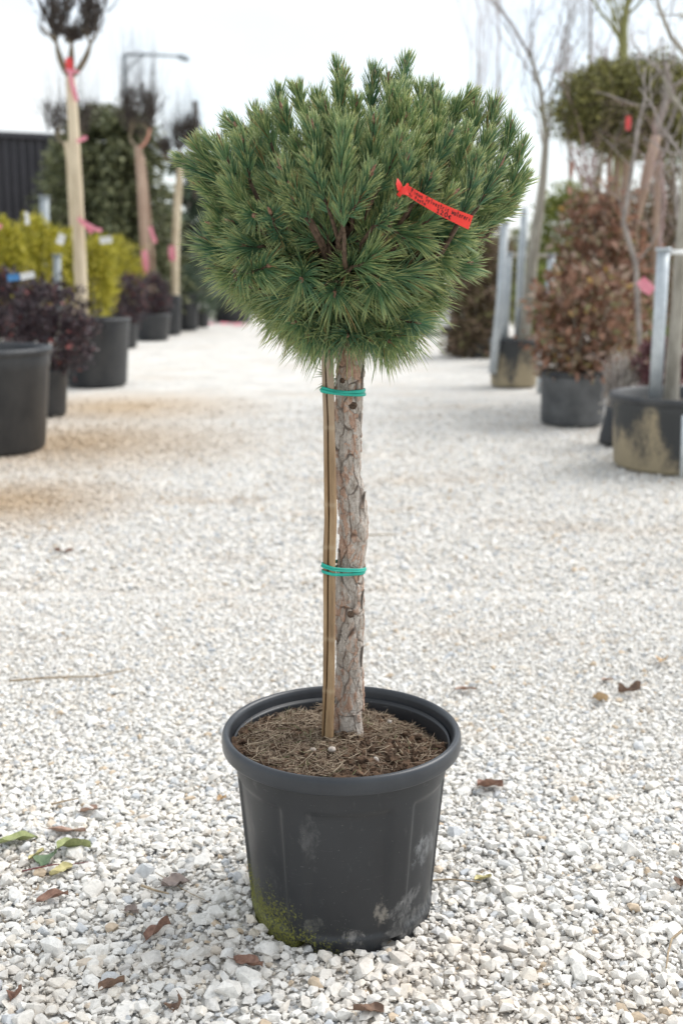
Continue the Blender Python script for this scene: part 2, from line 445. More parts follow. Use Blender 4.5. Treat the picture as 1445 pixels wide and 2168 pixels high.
gv = MB()
def rock_protos(k, npts):
    out = []
    for i in range(k):
        bm = bmesh.new()
        p = rng.normal(size=(npts, 3)); p = nrm(p) * rng.uniform(.82, 1.0, (npts, 1))
        p = np.clip(p, -.9, .9)
        p *= np.array([1, rng.uniform(.55, .95), rng.uniform(.40, .75)])
        for q in p: bm.verts.new(q)
        r = bmesh.ops.convex_hull(bm, input=bm.verts)
        junk = [e for e in r['geom_interior'] if isinstance(e, bmesh.types.BMVert)]
        bmesh.ops.delete(bm, geom=junk, context='VERTS')
        bmesh.ops.triangulate(bm, faces=bm.faces)
        bm.verts.index_update()
        out.append((np.array([v.co[:] for v in bm.verts]), np.array([[v.index for v in f.verts] for f in bm.faces])))
        bm.free()
    return out
def rot_mats(n, tilt):
    yaw = rng.uniform(0, 6.283, n); ax = rng.uniform(0, 6.283, n); t = rng.normal(0, tilt, n)
    cz, sz = np.cos(yaw), np.sin(yaw)
    Rz = np.zeros((n, 3, 3)); Rz[:, 0, 0] = cz; Rz[:, 0, 1] = -sz; Rz[:, 1, 0] = sz; Rz[:, 1, 1] = cz; Rz[:, 2, 2] = 1
    u = np.stack([np.cos(ax), np.sin(ax), 0 * ax], -1)
    K = np.zeros((n, 3, 3)); K[:, 0, 2] = u[:, 1]; K[:, 1, 2] = -u[:, 0]; K[:, 2, 0] = -u[:, 1]; K[:, 2, 1] = u[:, 0]
    I = np.eye(3)[None]
    return (I + np.sin(t)[:, None, None] * K + (1 - np.cos(t))[:, None, None] * (K @ K)) @ Rz
def scatter(mb, protos, xy, rad, z, tilt=.45):
    if mb is gv:
        d_ = xy[:, 1] + D; f_ = 1 - .36 * np.clip((d_ - 2.2) / 1.4, 0, 1) * (d_ < 4.9); rad = rad * f_; z = z * f_ - .006
    pick = rng.integers(0, len(protos), len(xy))
    Rm = rot_mats(len(xy), tilt)
    for i, (pv, pf) in enumerate(protos):
        ix = np.nonzero(pick == i)[0]
        if not len(ix): continue
        v = np.einsum('nij,kj->nki', Rm[ix], pv) * rad[ix][:, None, None]
        v[..., 0] += xy[ix, 0][:, None]; v[..., 1] += xy[ix, 1][:, None]; v[..., 2] += z[ix][:, None]
        mb.add(v, (pf[None] + (np.arange(len(ix)) * len(pv))[:, None, None]).reshape(-1, 3), 0, False)
def band(d0, d1, cell):
    ys = np.arange(d0, d1, cell); pts = []
    for y in ys:
        hw = .40 * y + .25
        xs = np.arange(-hw, hw, cell); pts.append(np.stack([xs, np.full_like(xs, y)], -1))
    p = np.concatenate(pts); p += rng.uniform(-.5, .5, p.shape) * cell
    p[:, 1] -= D
    keep = (p[:, 0] ** 2 + p[:, 1] ** 2) > .205 ** 2
    return p[keep]
small, med, big = rock_protos(50, 11), rock_protos(80, 14), rock_protos(60, 20)
p = np.concatenate([band(1.65, 2.6, .0118), band(2.6, 4.3, .0105)]); p = p[np.hypot(p[:, 0], p[:, 1]) > .200]; r = rng.uniform(.0045, .009, len(p)); scatter(gv, small, p, r, rng.uniform(-.001, .004, len(p)), .6)
p = np.concatenate([band(1.65, 2.6, .0180), band(2.6, 4.8, .0135)]); p = p[rng.random(len(p)) < .92]; r = np.clip(rng.lognormal(math.log(.0128), .32, len(p)), .006, .023); scatter(gv, med, p, r, r * .26 + rng.uniform(0, .003, len(p)), .35)
p = band(1.65, 4.8, .055); p = p[rng.random(len(p)) < .62]; p = p[np.hypot(p[:, 0], p[:, 1]) > .235]; r = np.clip(rng.lognormal(math.log(.021), .28, len(p)), .014, .040); scatter(gv, big, p, r, r * .34, .3)
p = band(4.3, 12.5, .024); p = p[rng.random(len(p)) < np.clip((12.5 - (p[:, 1] + D)) / 7.0, 0, 1) ** 1.3]; r = np.clip(rng.lognormal(math.log(.0135), .30, len(p)), .007, .026); scatter(gv, small, p, r, r * .22, .5)
tag(gv.build('gravel', M['stone']), 'loose white and grey crushed limestone gravel covering the lane', 'gravel', kind='stuff')

# ------------------------------------------------------------------ main pot
def flute(r, z, th):
    a = (np.degrees(th) + 90 - 4) % 60          # 0 at a panel middle ... ribs at 30
    d = np.abs(((a + 30) % 60) - 30)            # angular distance from a panel middle
    rib = 1 / (1 + np.exp(-(d - 22.5) / .55))
    zone = 1 / (1 + np.exp((z - .326) / .0035)) * (1 / (1 + np.exp(-(z - .030) / .003)))
    r = r - .0068 * (1 - rib)[None, :] * zone
    for ac, wd in ((-113, 5), (-58, 6), (-170, 6), (20, 6)):
        k = 1 / (1 + np.exp((np.abs(((np.degrees(th) - ac) + 180) % 360 - 180) - wd) / .3))
        r = r - .035 * k[None, :] * (1 / (1 + np.exp((z - .011) / .0008)))
    return r
prof = [(.001, -.012), (.195, -.012), (.200, -.010), (.2025, -.004), (.2028, .004)]
for z in np.linspace(.012, .05, 14): prof.append((.2030 + (.236 - .2030) * z / .384, z))
for z in np.linspace(.055, .31, 16): prof.append((.2030 + (.236 - .2030) * z / .384, z))
for z in np.linspace(.314, .338, 13): prof.append((.2030 + (.236 - .2030) * z / .384, z))
prof += [(.2355, .36), (.2372, .384), (.2375, .40)]
for z in (.39, .36, .30, .22): prof.append((.2345 - (.39 - z) * .1, z))
mb = MB(); lathe(mb, prof, 360, 0, rfun=flute)
pot = mb.build('plant_pot', M['pot'])
tag(pot, 'large black plastic pot with mossy stain standing on the gravel in front', 'plant pot')
rim = MB()
lathe(rim, [(.2378, .388), (.2588, .3862), (.2612, .3868), (.2622, .3890), (.2632, .400), (.2632, .409), (.2618, .4165), (.2588, .4212), (.2545, .4230),
            (.2500, .4218), (.2465, .4180), (.2445, .411), (.2425, .395), (.2405, .38), (.236, .375)], 256)
M['rim'] = noisy_mat('black rim plastic with painted sky sheen', (.026, .029, .034), (.042, .046, .052), 9, .33, .12, .002, scl=(1, 1, .5))  # pot plastic made lighter and bluer, sky reflection put into the colour
rim.build('rim', M['rim'], pot)

# soil and litter
def soil_z(x, y):
    n = .006 * np.sin(x * 31 + 1.3) * np.cos(y * 27) + .004 * np.sin(x * 67 + y * 51) + .003 * np.sin(x * 140 - y * 120 + 2)
    return .391 - .070 * y - .02 * x - .14 * np.maximum(0, x + .3 * y - .1) * (y > -.12) + n + .010 * np.exp(-((x - .1) ** 2 + (y + .13) ** 2) / .006)
so = MB(); nr, ns = 60, 160
rr = np.linspace(0.001, .2415, nr); th = np.arange(ns) / ns * 6.2832
X = rr[:, None] * np.cos(th); Y = rr[:, None] * np.sin(th)
Z = soil_z(X, Y) + rng.normal(0, .0016, X.shape)
i, j = np.meshgrid(np.arange(nr - 1), np.arange(ns), indexing='ij'); j2 = (j + 1) % ns
so.add(np.stack([X, Y, np.minimum(Z, .416)], -1).reshape(-1, 3), np.stack([i * ns + j, i * ns + j2, (i + 1) * ns + j2, (i + 1) * ns + j], -1).reshape(-1, 4))
n = 2200; a = rng.uniform(0, 6.283, n); q = np.sqrt(rng.random(n)) * .228
xy = np.stack([q * np.cos(a), q * np.sin(a)], -1)
cl = np.clip(rng.lognormal(math.log(.0042), .5, n), .002, .014) * np.where((xy[:, 0] > .0) & (xy[:, 1] < .0), 1.35, .9)
scatter(so, rock_protos(30, 16), xy, cl, soil_z(xy[:, 0], xy[:, 1]) + cl * .2, 1.2)
tag(so.build('potting_soil', M['soil']), 'crumbly brown soil filling the large black pot', 'soil', kind='stuff')
li = MB(); n = 3600
a = rng.uniform(0, 6.283, n); q = np.sqrt(rng.random(n)) * .225
x, y = q * np.cos(a), q * np.sin(a)
keep = rng.random(n) < np.where((x > .0) & (y < .06), .40, 1.0)
x, y = x[keep], y[keep]; n = len(x)
da = rng.uniform(0, 6.283, n); el = rng.normal(.06, .22, n)
dirs = np.stack([np.cos(da) * np.cos(el), np.sin(da) * np.cos(el), np.sin(el)], -1)
ln = rng.uniform(.022, .06, n)
base = np.stack([x, y, soil_z(x, y) + rng.uniform(.001, .007, n)], -1) - dirs * (ln * .5)[:, None]
rad_end = np.hypot(base[:, 0] + dirs[:, 0] * ln, base[:, 1] + dirs[:, 1] * ln); rad_b = np.hypot(base[:, 0], base[:, 1])
k = (rad_end < .236) & (rad_b < .236)
needles(li, base[k], dirs[k], ln[k], rng.uniform(.0010, .0019, k.sum()), perp_rand(dirs[k]) * .12)
tag(li.build('needle_litter', M['litter']), 'dry tan pine needles strewn over the soil in the pot', 'fallen needles', kind='stuff')

M['pebble'] = noisy_mat('white pebble', (.34, .29, .25), (.52, .47, .42), 130, .9, .6, .002)
def on_soil(px, py):
    p = ground(px, py)
    r = ray(px, py)
    for _ in range(12):
        z = float(soil_z(p[0], p[1])); p = CAM + r * ((z - H) / r[2])
    return p
for px, py, rad, lab in ((824, 1531, .0075, 'smooth white pebble on the soil just right of the pine trunk'),
                         (879, 1560, .0080, 'pale pebble half sunk in dark soil near the right of the pot'),
                         (663, 1592, .0085, 'pinkish pebble on the soil before the foot of the cane'),
                         (703, 1592, .0105, 'flat crumbly pale pebble on the soil before the trunk'),
                         (796, 1615, .0085, 'jagged white chip at the front of the pot soil')):
    rad *= .85; p = on_soil(px, py); mbp = MB()
    bm = bmesh.new(); bmesh.ops.create_icosphere(bm, subdivisions=2, radius=1)
    v = np.array([q.co[:] for q in bm.verts]); f = np.array([[q.index for q in ff.verts] for ff in bm.faces]); bm.free()
    v = v * (1 + .16 * np.sin(v @ rng.normal(0, 2.4, 3))[:, None]) * np.array([1, .9, .72 if 'chip' not in lab else 1.2]) * rad
    mbp.add(v + p + np.array([0, 0, rad * .6]), f)
    tag(mbp.build('pebble', M['pebble'], loc=p), lab, 'pebble', 'pebbles on the pot soil')

# ------------------------------------------------------------------ pine: trunk
pine = empty('pine_tree', (0.02, .05, .38), 'dense bushy dwarf pine on a bare flaky trunk in the black pot', 'pine tree')
TD = 2.405
tr_px = [(738, 1575, 66), (738, 1550, 62), (738, 1500, 60), (739, 1400, 58), (740, 1300, 60), (741, 1210, 55), (747, 1150, 57), (748, 1100, 61), (743, 1050, 56),
         (736, 1000, 54), (736, 950, 57), (737, 890, 58), (739, 830, 58), (742, 780, 58), (744, 740, 60), (744, 690, 58), (738, 620, 52), (728, 550, 46), (722, 490, 40), (720, 440, 30)]
tp = np.array([at(x, y, TD) for x, y, _ in tr_px]); tr = np.array([wd * mpp(q) / 2 for (_, _, wd), q in zip(tr_px, tp)])
zq = np.linspace(tp[0, 2], tp[-1, 2], 1100)
def smooth_interp(zq, z, v):
    out = np.interp(zq, z, v); k = np.hanning(61); k /= k.sum()
    return np.convolve(np.pad(out, 30, mode='edge'), k, 'valid')
tx = smooth_interp(zq, tp[:, 2], tp[:, 0]); ty = np.full_like(tx, TD - D) ; trr = smooth_interp(zq, tp[:, 2], tr)
def trunk_at(z):
    return np.array([np.interp(z, zq, tx), TD - D, z]), float(np.interp(z, zq, trr))
ns = 150; th = np.arange(ns) / ns * 6.2832
U = (th[None, :] * .0285) + 0 * zq[:, None]; V = zq[:, None] + 0 * th[None, :]
cu, cv = 9, 46          # bark plates: 9 round the trunk, each about 2 x 3.5 cm
per = 6.2832 * .0285
def worley(U, V, nu, sv, jit, seed, wob):
    rg = np.random.default_rng(seed); du = per / nu
    nv = int((V.max() - V.min()) / sv) + 4
    ju, jv, idr, dep = rg.random((nv, nu)), rg.random((nv, nu)), rg.random((nv, nu)), rg.random((nv, nu))
    Uw = U + wob * (np.sin(V * 55 + U * 20) + .6 * np.sin(V * 131 + 3 * np.sin(U * 90))); Vw = V + wob * 1.5 * np.sin(U / per * 6.2832 * 3 + V * 40)
    gu, gvv = Uw / du, (Vw - V.min()) / sv + 1
    bi, bj = np.floor(gvv).astype(int), np.floor(gu).astype(int)
    f1 = np.full(U.shape, 9.); f2 = f1.copy(); idd = f1.copy() * 0; dd = idd.copy()
    for a in (-1, 0, 1):
        for b in (-1, 0, 1):
            r_, c_ = np.clip(bi + a, 0, nv - 1), (bj + b)
            cm = c_ % nu
            d = np.hypot((c_ + .5 + jit * (ju[r_, cm] - .5)) - gu, ((bi + a) + .5 + jit * (jv[r_, cm] - .5)) - gvv)
            nf = d < f1
            f2 = np.where(nf, f1, np.minimum(f2, d)); idd = np.where(nf, idr[r_, cm], idd); dd = np.where(nf, dep[r_, cm], dd); f1 = np.where(nf, d, f1)
    return f2 - f1, idd, dd
def wob(U, V, seed, f, a):
    rg = np.random.default_rng(seed); o = 0 * U
    for k in range(9):
        n_ = rg.integers(1, 7); o = o + np.sin(U / per * 6.2832 * n_ + V * rg.uniform(.4, 1.6) * f + rg.uniform(0, 6.28)) / (1 + k * .3)
    return a * o / 2.2
Uj, Vj = U + wob(U, V, 21, 90, .0016) + wob(U, V, 22, 260, .0008), V + wob(U, V, 23, 110, .006)
e1, id1, d1 = worley(Uj, Vj, 6, .085, 1.0, 3, .0018)
e2, id2, d2 = worley(Uj, Vj, 14, .024, 1.0, 8, .0010)
e3, id3, d3 = worley(Uj, Vj, 34, .009, 1.0, 9, .0006)
hi = np.clip((V - 1.235) / .10, 0, 1)
cv_ = np.clip(.55 + wob(U, V, 31, 70, .55), .15, 1); cv2 = np.clip(.35 + wob(U, V, 32, 120, .6), 0, 1)
c1 = np.clip(1.2 - e1 / (.03 + .07 * cv_), 0, 1) * (.5 + .5 * cv_); c2 = np.clip(1.15 - e2 / .09, 0, 1) * .75 * cv2; c3 = np.clip(1 - e3 / .14, 0, 1) * .75 * np.clip(.4 + wob(U, V, 33, 150, .8), 0, 1)
crack = np.maximum(np.maximum(c1, c2), c3) * (1 - .6 * hi)
disp = (-.0034 * c1 - .0012 * c2 + .0052 * (id1 - .5) + .0036 * (id2 - .5) + .0014 * (id3 - .5)) * (1 - .6 * hi) + rng.normal(0, .00040, U.shape)
rad = trr[:, None] + disp
flare = .004 * np.clip((.43 - V) / .06, 0, 1) ** 2
rad = rad + flare * (1 + .4 * np.sin(3 * th + 1))[None]
v = np.stack([tx[:, None] + rad * np.cos(th), ty[:, None] + rad * np.sin(th), V], -1).reshape(-1, 3)
i, j = np.meshgrid(np.arange(len(zq) - 1), np.arange(ns), indexing='ij'); j2 = (j + 1) % ns
tb = MB()
tb.add(v, np.stack([i * ns + j, i * ns + j2, (i + 1) * ns + j2, (i + 1) * ns + j], -1).reshape(-1, 4), 0, True,
       crack=crack.ravel(), plate=(.30 * id1 + .42 * id2 + .28 * id3).ravel(), high=(hi * (.4 + .5 * id1)).ravel())
trunk = tb.build('trunk', M['bark'], pine)
# pruned knots and lifted bark flakes
for px, py, s in ((747, 858, .009), (742, 1300, .008), (755, 735, .008), (724, 806, .006)):
    z = at(px, py, TD - .03)[2]; c, r_ = trunk_at(z); x = at(px, py, TD - .03)[0]
    dx = (x - c[0]) / r_; yy = -math.sqrt(max(0, 1 - dx * dx)) * r_
    kb = MB(); o = np.array([x, c[1] + yy, z]); nn = nrm(np.array([dx * r_, yy, .01]))
    tube(kb, [o - nn * .006, o + nn * .001, o + nn * .003, o + nn * .002], [s, s, s * .7, s * .3], 12)
    kb.build('knot', M['twig'], trunk)
for px, py, side in ((771, 1265, 1), (770, 1385, 1), (771, 800, 1), (716, 1180, -1), (771, 1060, 1)):
    z = at(px, py, TD)[2]; c, r_ = trunk_at(z); fb = MB()
    L = .016 + .012 * random.random()
    pts = []
    for k, zz in enumerate(np.linspace(-L, L, 5)):
        for m_, yy in enumerate((-.009, 0, .009)):
            off = r_ - .0025 + .0035 * (k / 4) ** 2 + (.001 if m_ == 1 else 0)
            pts.append([c[0] + side * off, c[1] + yy * (1 - .3 * abs(k - 2) / 2) - .012, z + zz])
    pts = np.array(pts); back = pts - np.array([side * .0022, 0, 0])
    q = [[a * 3 + b, a * 3 + b + 1, a * 3 + b + 4, a * 3 + b + 3] for a in range(4) for b in range(2)]
    fb.add(np.concatenate([pts, back]), [np.array(q), np.array(q)[:, ::-1] + 15], 0, True, plate=.3)
    ring = [0, 1, 2, 5, 8, 11, 14, 13, 12, 9, 6, 3]
    fb.add(np.concatenate([pts, back]), np.array([[ring[k], ring[(k + 1) % 12], ring[(k + 1) % 12] + 15, ring[k] + 15] for k in range(12)]), 0, True, crack=.8)
    fb.build('bark_flake', M['bark'], trunk)

# ------------------------------------------------------------------ pine: crown
XC, YC = float(at(742, 600, TD)[0]), TD - D
env_y = [755, 735, 700, 650, 600, 560, 520, 480, 430, 370, 320, 285, 255, 225, 190, 165]
env_w = [12, 38, 84, 148, 206, 246, 264, 292, 322, 345, 322, 292, 245, 195, 115, 30]
env_o = [0, 0, 0, -12, -30, -45, -37, -5, 24, 8, 8, 0, 0, 0, 0, 0]
px_m = mpp(at(742, 400, TD))
env_z = np.array([at(742, y, TD)[2] for y in env_y]); env_r = np.array(env_w) * px_m; env_c = np.array(env_o) * px_m
def env(z): return float(np.interp(z, env_z, env_r))
def envc(z): return XC + float(np.interp(z, env_z, env_c))
shoots = []   # (base, tip, needle length, count, splay, hero)
hero = [  # base px, tip px, kind: 's' seen from the side, 'f' facing the camera
    (517, 417, 477, 323, 's'), (584, 356, 559, 257, 's'), (616, 301, 600, 243, 's'), (676, 371, 664, 280, 's'), (735, 394, 713, 266, 's'),
    (612, 300, 590, 208, 'm'), (684, 300, 672, 215, 'm'), (722, 262, 714, 150, 'e'), (724, 320, 727, 172, 'm'), (525, 365, 512, 304, 's'),
    (492, 395, 395, 342, 'e'), (540, 395, 440, 300, 'm'), (858, 250, 856, 140, 'e'), (812, 270, 820, 179, 'm'), (786, 250, 791, 161, 'e'),
    (836, 300, 849, 202, 's'), (893, 307, 890, 202, 's'), (912, 290, 917, 196, 'm'), (952, 320, 958, 237, 's'), (1020, 310, 1042, 232, 'e'),
    (788, 360, 792, 262, 's'), (905, 386, 952, 289, 's'), (975, 370, 986, 283, 's'), (1000, 380, 1031, 298, 'm'), (985, 425, 1004, 347, 's'),
    (836, 432, 859, 339, 's'), (805, 385, 842, 304, 's'), (1078, 400, 1100, 318, 'e'), (1020, 420, 1054, 356, 's'), (976, 455, 998, 391, 's'),
    (744, 440, 781, 373, 's'), (1050, 440, 1105, 385, 'e'), (640, 440, 600, 360, 's'), (560, 470, 490, 400, 's'), (690, 430, 660, 350, 's'),
    (500, 545, 440, 512, 'e'), (600, 500, 574, 452, 'f'), (650, 470, 622, 425, 's'), (642, 560, 638, 590, 'f'),
    (712, 580, 709, 618, 'f'), (745, 565, 785, 545, 's'), (800, 470, 832, 440, 's'), (930, 575, 985, 560, 'e'), (800, 660, 862, 650, 's'),
    (580, 570, 490, 580, 'm'), (620, 595, 540, 622, 'm'), (900, 480, 960, 500, 's'), (880, 540, 925, 545, 's'), (850, 590, 905, 610, 's'),
    (1000, 470, 1070, 445, 'e'), (840, 610, 905, 632, 'm'), (650, 640, 622, 672, 's'), (680, 650, 660, 700, 's'), (800, 670, 815, 705, 's'),
    (780, 590, 800, 600, 'f'), (800, 480, 880, 505, 's'), (560, 520, 520, 520, 's'), (880, 420, 905, 380, 's'), (705, 330, 690, 240, 's'),
    (520, 430, 430, 395, 'e'), (540, 310, 500, 270, 'm'), (640, 250, 632, 200, 'e'), (955, 250, 985, 210, 'e'), (1060, 340, 1078, 275, 'e'),
    (745, 630, 768, 682, 's'), (720, 630, 690, 672, 's'), (640, 630, 598, 652, 'm'), (810, 660, 848, 682, 'm'), (745, 300, 752, 225, 's'),
    (1000, 280, 1003, 225, 'e'), (890, 470, 950, 418, 's'), (650, 450, 618, 395, 's'), (460, 360, 425, 320, 'e'), (560, 440, 540, 455, 'f')]
for bx, by, tx_, ty_, kd in hero:
    z = at(tx_, ty_, TD)[2]; Rr = env(z) * .97; xx = at(tx_, ty_, TD)[0] - envc(z)
    yf = math.sqrt(max(0.0, Rr * Rr - xx * xx))
    yt = {'s': -.92 * yf, 'f': -.97 * yf, 'm': -.55 * yf, 'e': -.10 * yf}[kd]
    tip = at(tx_, ty_, TD + yt)
    base = at(bx, by, TD + (yt * .86 if kd != 'f' else yt * .60))
    if kd != 'f' and z > 1.5: base = tip + (base - tip) * 1.35
    L = np.linalg.norm(tip - base)
    up = (tip - base)[2] / L
    splay = .58 if kd != 'f' else 1.0
    if z < 1.50: splay += .18
    shoots.append((base, tip, rng.uniform(.046, .057) + (.018 if z < 1.48 else 0), int(118 * max(L, .08) / .1), splay, True))
htip = np.array([s[1] for s in shoots])
gap = at(692, 488, TD - .2)
def fill(n, z0, z1, scale=1.0, back=False):
    c = 0; tries = 0
    while c < n and tries < n * 30:
        tries += 1
        z = rng.uniform(z0, z1); a = rng.uniform(0, 6.283)
        k = scale * (rng.uniform(.86, 1.0) if rng.random() < .7 else rng.uniform(.55, .86))
        rr_ = env(z) * k
        tip = np.array([envc(z) + rr_ * math.cos(a), YC + rr_ * math.sin(a), z])
        if math.sin(a) < -.2 and scale > .9:
            if np.min(np.linalg.norm(htip - tip, axis=1)) < .066: continue
        if math.hypot(tip[0] - gap[0], tip[2] - gap[2]) < .066 and tip[1] < YC + .06: continue
        u = float(np.clip((z - 1.27) / (1.72 - 1.27), 0, 1))
        lean = np.interp(u, [0, .25, .45, .65, 1.0], [R(128), R(100), R(80), R(58), R(12)]) * (.75 + .25 * k) + rng.normal(0, .14)
        if u > .6: lean *= min(1.0, .35 + rr_ / .26)
        if u > .5 and math.sin(a) < 0: lean *= .35 + .65 * abs(math.cos(a)); tip[1] += .02
        a2 = a + rng.normal(0, .22)
        if u < .5 and math.sin(a) < -.2: a2 += rng.choice([-1, 1]) * rng.uniform(.3, 1.0)
        dr = np.array([math.sin(lean) * math.cos(a2), math.sin(lean) * math.sin(a2), math.cos(lean)])
        L = rng.uniform(.11, .18) if u > .5 else rng.uniform(.07, .13)
        shoots.append((tip - dr * L, tip, rng.uniform(.045, .057) + (.018 if u < .4 else 0), int(112 * L / .1), .58 if u > .5 else .92, False)); c += 1
fill(80, 1.49, 1.735)
fill(125, 1.28, 1.50)
fill(75, 1.32, 1.68, .70)
fill(30, 1.50, 1.70, .78)
fill(16, 1.29, 1.36)
# droopy needles at the very bottom
for px, py, bx, by in ((655, 728, 690, 690), (690, 738, 705, 690), (780, 738, 760, 695), (840, 732, 810, 690), (878, 704, 830, 670), (628, 702, 670, 665), (735, 730, 735, 690), (820, 742, 790, 700)):
    shoots.append((at(bx, by, TD - .07), at(px, py - 22, TD - .12), .068, 60, 1.0, True))

def make_shoot(mb, base, tip, nl, cnt, splay):
    low = float(np.clip((1.47 - tip[2]) / .12, 0, 1))
    L = np.linalg.norm(tip - base); d0 = (tip - base) / L
    bow = np.array([0, 0, -.05 * L]) + perp_rand(d0[None])[0] * L * .04
    pts = curve(base, tip, bow, 7)
    tube(mb, pts, np.linspace(.0036, .0024, 7), 6, 1)
    half = cnt
    s = np.sort(rng.random(half) ** .85) * .97 + .03
    f = s * 6; i0 = np.minimum(f.astype(int), 5); fr = (f - i0)[:, None]
    pos = pts[i0] * (1 - fr) + pts[i0 + 1] * fr; tan = nrm(pts[i0 + 1] - pts[i0])
    nrm_ = perp_rand(tan)
    ang = splay * (1.0 - .30 * s) * rng.uniform(.80, 1.18, half)
    ang = np.where(s > .93, rng.uniform(.04, .5, half), ang)
    d = np.cos(ang)[:, None] * tan + np.sin(ang)[:, None] * nrm_
    ln = nl * rng.uniform(.72 - .14 * low, 1.12 + .22 * low, half) * (.82 + .18 * np.minimum(1, s * 3)) * np.where(s > .93, .8, 1)
    bend = tan * .08 + perp_rand(d) * .06 + np.array([0, 0, -.05 - .16 * low])
    hue = float(np.clip(rng.normal(.5, .22), 0, 1))
    pos2 = np.repeat(pos, 2, 0); d2 = np.repeat(d, 2, 0) + perp_rand(np.repeat(d, 2, 0)) * rng.uniform(.05, .14, (half * 2, 1))
    needles(mb, pos2, d2, np.repeat(ln, 2) * rng.uniform(.92, 1.04, half * 2), rng.uniform(.0015, .0022, half * 2), np.repeat(bend, 2, 0), 0, hue)
def make_bud(tip, d, parent):
    b = MB(); L = rng.uniform(.016, .028); r_ = rng.uniform(.0038, .0054)
    t = np.linspace(0, 1, 7)
    tube(b, tip + d * (t * L)[:, None], r_ * np.array([.7, 1, 1.05, .95, .75, .45, .08]), 8)
    for _ in range(rng.integers(1, 4)):
        s_ = nrm(d + perp_rand(d[None])[0] * .7); l2 = L * .55
        tube(b, tip + d * .001 + s_ * (t * l2)[:, None], r_ * .62 * np.array([.7, 1, 1.05, .95, .75, .45, .08]), 6)
    b.build('bud', M['bud'], parent)
br = MB(); rest = MB(); nparts = 0
for base, tip, nl, cnt, splay, hr in shoots:
    d = nrm(tip - base)
    # branch back to the trunk
    dist = math.hypot(base[0] - XC, base[1] - YC)
    za = float(np.clip(base[2] - .55 * dist - .01, 1.29, 1.50)); c, _ = trunk_at(za)
    if np.linalg.norm(base - c) > .03:
        br_pts = curve(c, base, np.array([0, 0, -.06 * dist]), 6)
        br_pts[-2] = base - d * np.linalg.norm(base - br_pts[-2]) * .6 + (br_pts[-2] - base) * .4
        tube(br, br_pts, np.linspace(.0085, .0036, 6), 6)
    front = tip[1] < YC + .04
    if front and nparts < 96 and (hr or rng.random() < .35):
        sm = MB(); make_shoot(sm, base, tip, nl, cnt, splay)
        so_ = sm.build('shoot', [M['needle'], M['twig']], pine); nparts += 1
        make_bud(tip, d, so_)
    else:
        make_shoot(rest, base, tip, nl, cnt, splay)
        L = .018; t = np.linspace(0, 1, 5)
        tube(rest, tip + d * (t * L)[:, None], .0036 * np.array([.7, 1, 1, .7, .1]), 6, 2)
br.build('branches', M['twig'], pine)
tag(rest.build('foliage', [M['needle'], M['twig'], M['bud']], pine), kind='stuff')
# small needle tufts on the bare trunk and by the cane foot
tf = MB()
for px, py, dd, nn_, ang in ((708, 795, TD - .03, 14, (-1, -.6, .1)), (712, 800, TD - .03, 10, (-.8, -.7, -.5))):
    b0 = at(px, py, dd); d_ = nrm(np.array([ang], float) + rng.normal(0, .45, (nn_, 3)))
    needles(tf, np.repeat(b0[None], nn_, 0), d_, rng.uniform(.03, .06, nn_), np.full(nn_, .0015), np.tile([0, 0, -.1], (nn_, 1)), 0, .6)
tf.build('needle_tuft', M['needle'], pine)

# ------------------------------------------------------------------ stake of split cane
ck = [(740, 681, 690, 707), (771, 680, 688.5, 707), (893, 684, 694, 708), (1014, 685, 695, 711.5), (1096, 686, 696, 713), (1180, 683, 694.5, 710), (1300, 684, 693.5, 709.5),
      (1380, 683.5, 693, 709), (1450, 683, 691, 708.5), (1540, 680.5, 686.5, 706.5), (1560, 680.5, 686, 706)]
SD = 2.352
st = empty('stake', at(694, 1550, SD), 'thin split bamboo cane tied upright beside the pine trunk', 'stake')
def cane(xl, xr, name, dy):
    zs = np.array([at(700, k[0], SD)[2] for k in ck])[::-1]
    cx = np.array([at((xl(k) + xr(k)) / 2, k[0], SD + dy)[0] for k in ck])[::-1]
    rr_ = np.array([(xr(k) - xl(k)) / 2 * mpp(at(700, k[0], SD)) for k in ck])[::-1]
    z = np.linspace(zs[0], zs[-1], 220); ring = np.zeros_like(z); rb = np.zeros_like(z)
    for py in (905, 1068, 1158, 1352, 1462):
        zz = at(700, py, SD)[2]; e = np.exp(-((z - zz) / .0045) ** 2); ring = np.maximum(ring, e * .22); rb = np.maximum(rb, e * .0007)
    top = np.clip((z - 1.02) / .22, 0, 1) * .9
    b = MB(); tube(b, np.stack([np.interp(z, zs, cx), np.full_like(z, SD + dy - D), z], -1), np.interp(z, zs, rr_) + rb, 14, 0, ring=ring, top=top)
    b.build(name, M['cane' if name == 'cane_half' else 'splitshade'], st)
cane(lambda k: k[1], lambda k: k[2] - .4, 'cane_half', .001)
cane(lambda k: k[2] - 2.5, lambda k: k[2] + 2.5, 'split_shade', .0055)  # added dark tube behind the split, imitates the shaded gap
cane(lambda k: k[2] + .9, lambda k: k[3], 'cane_half', -.001)

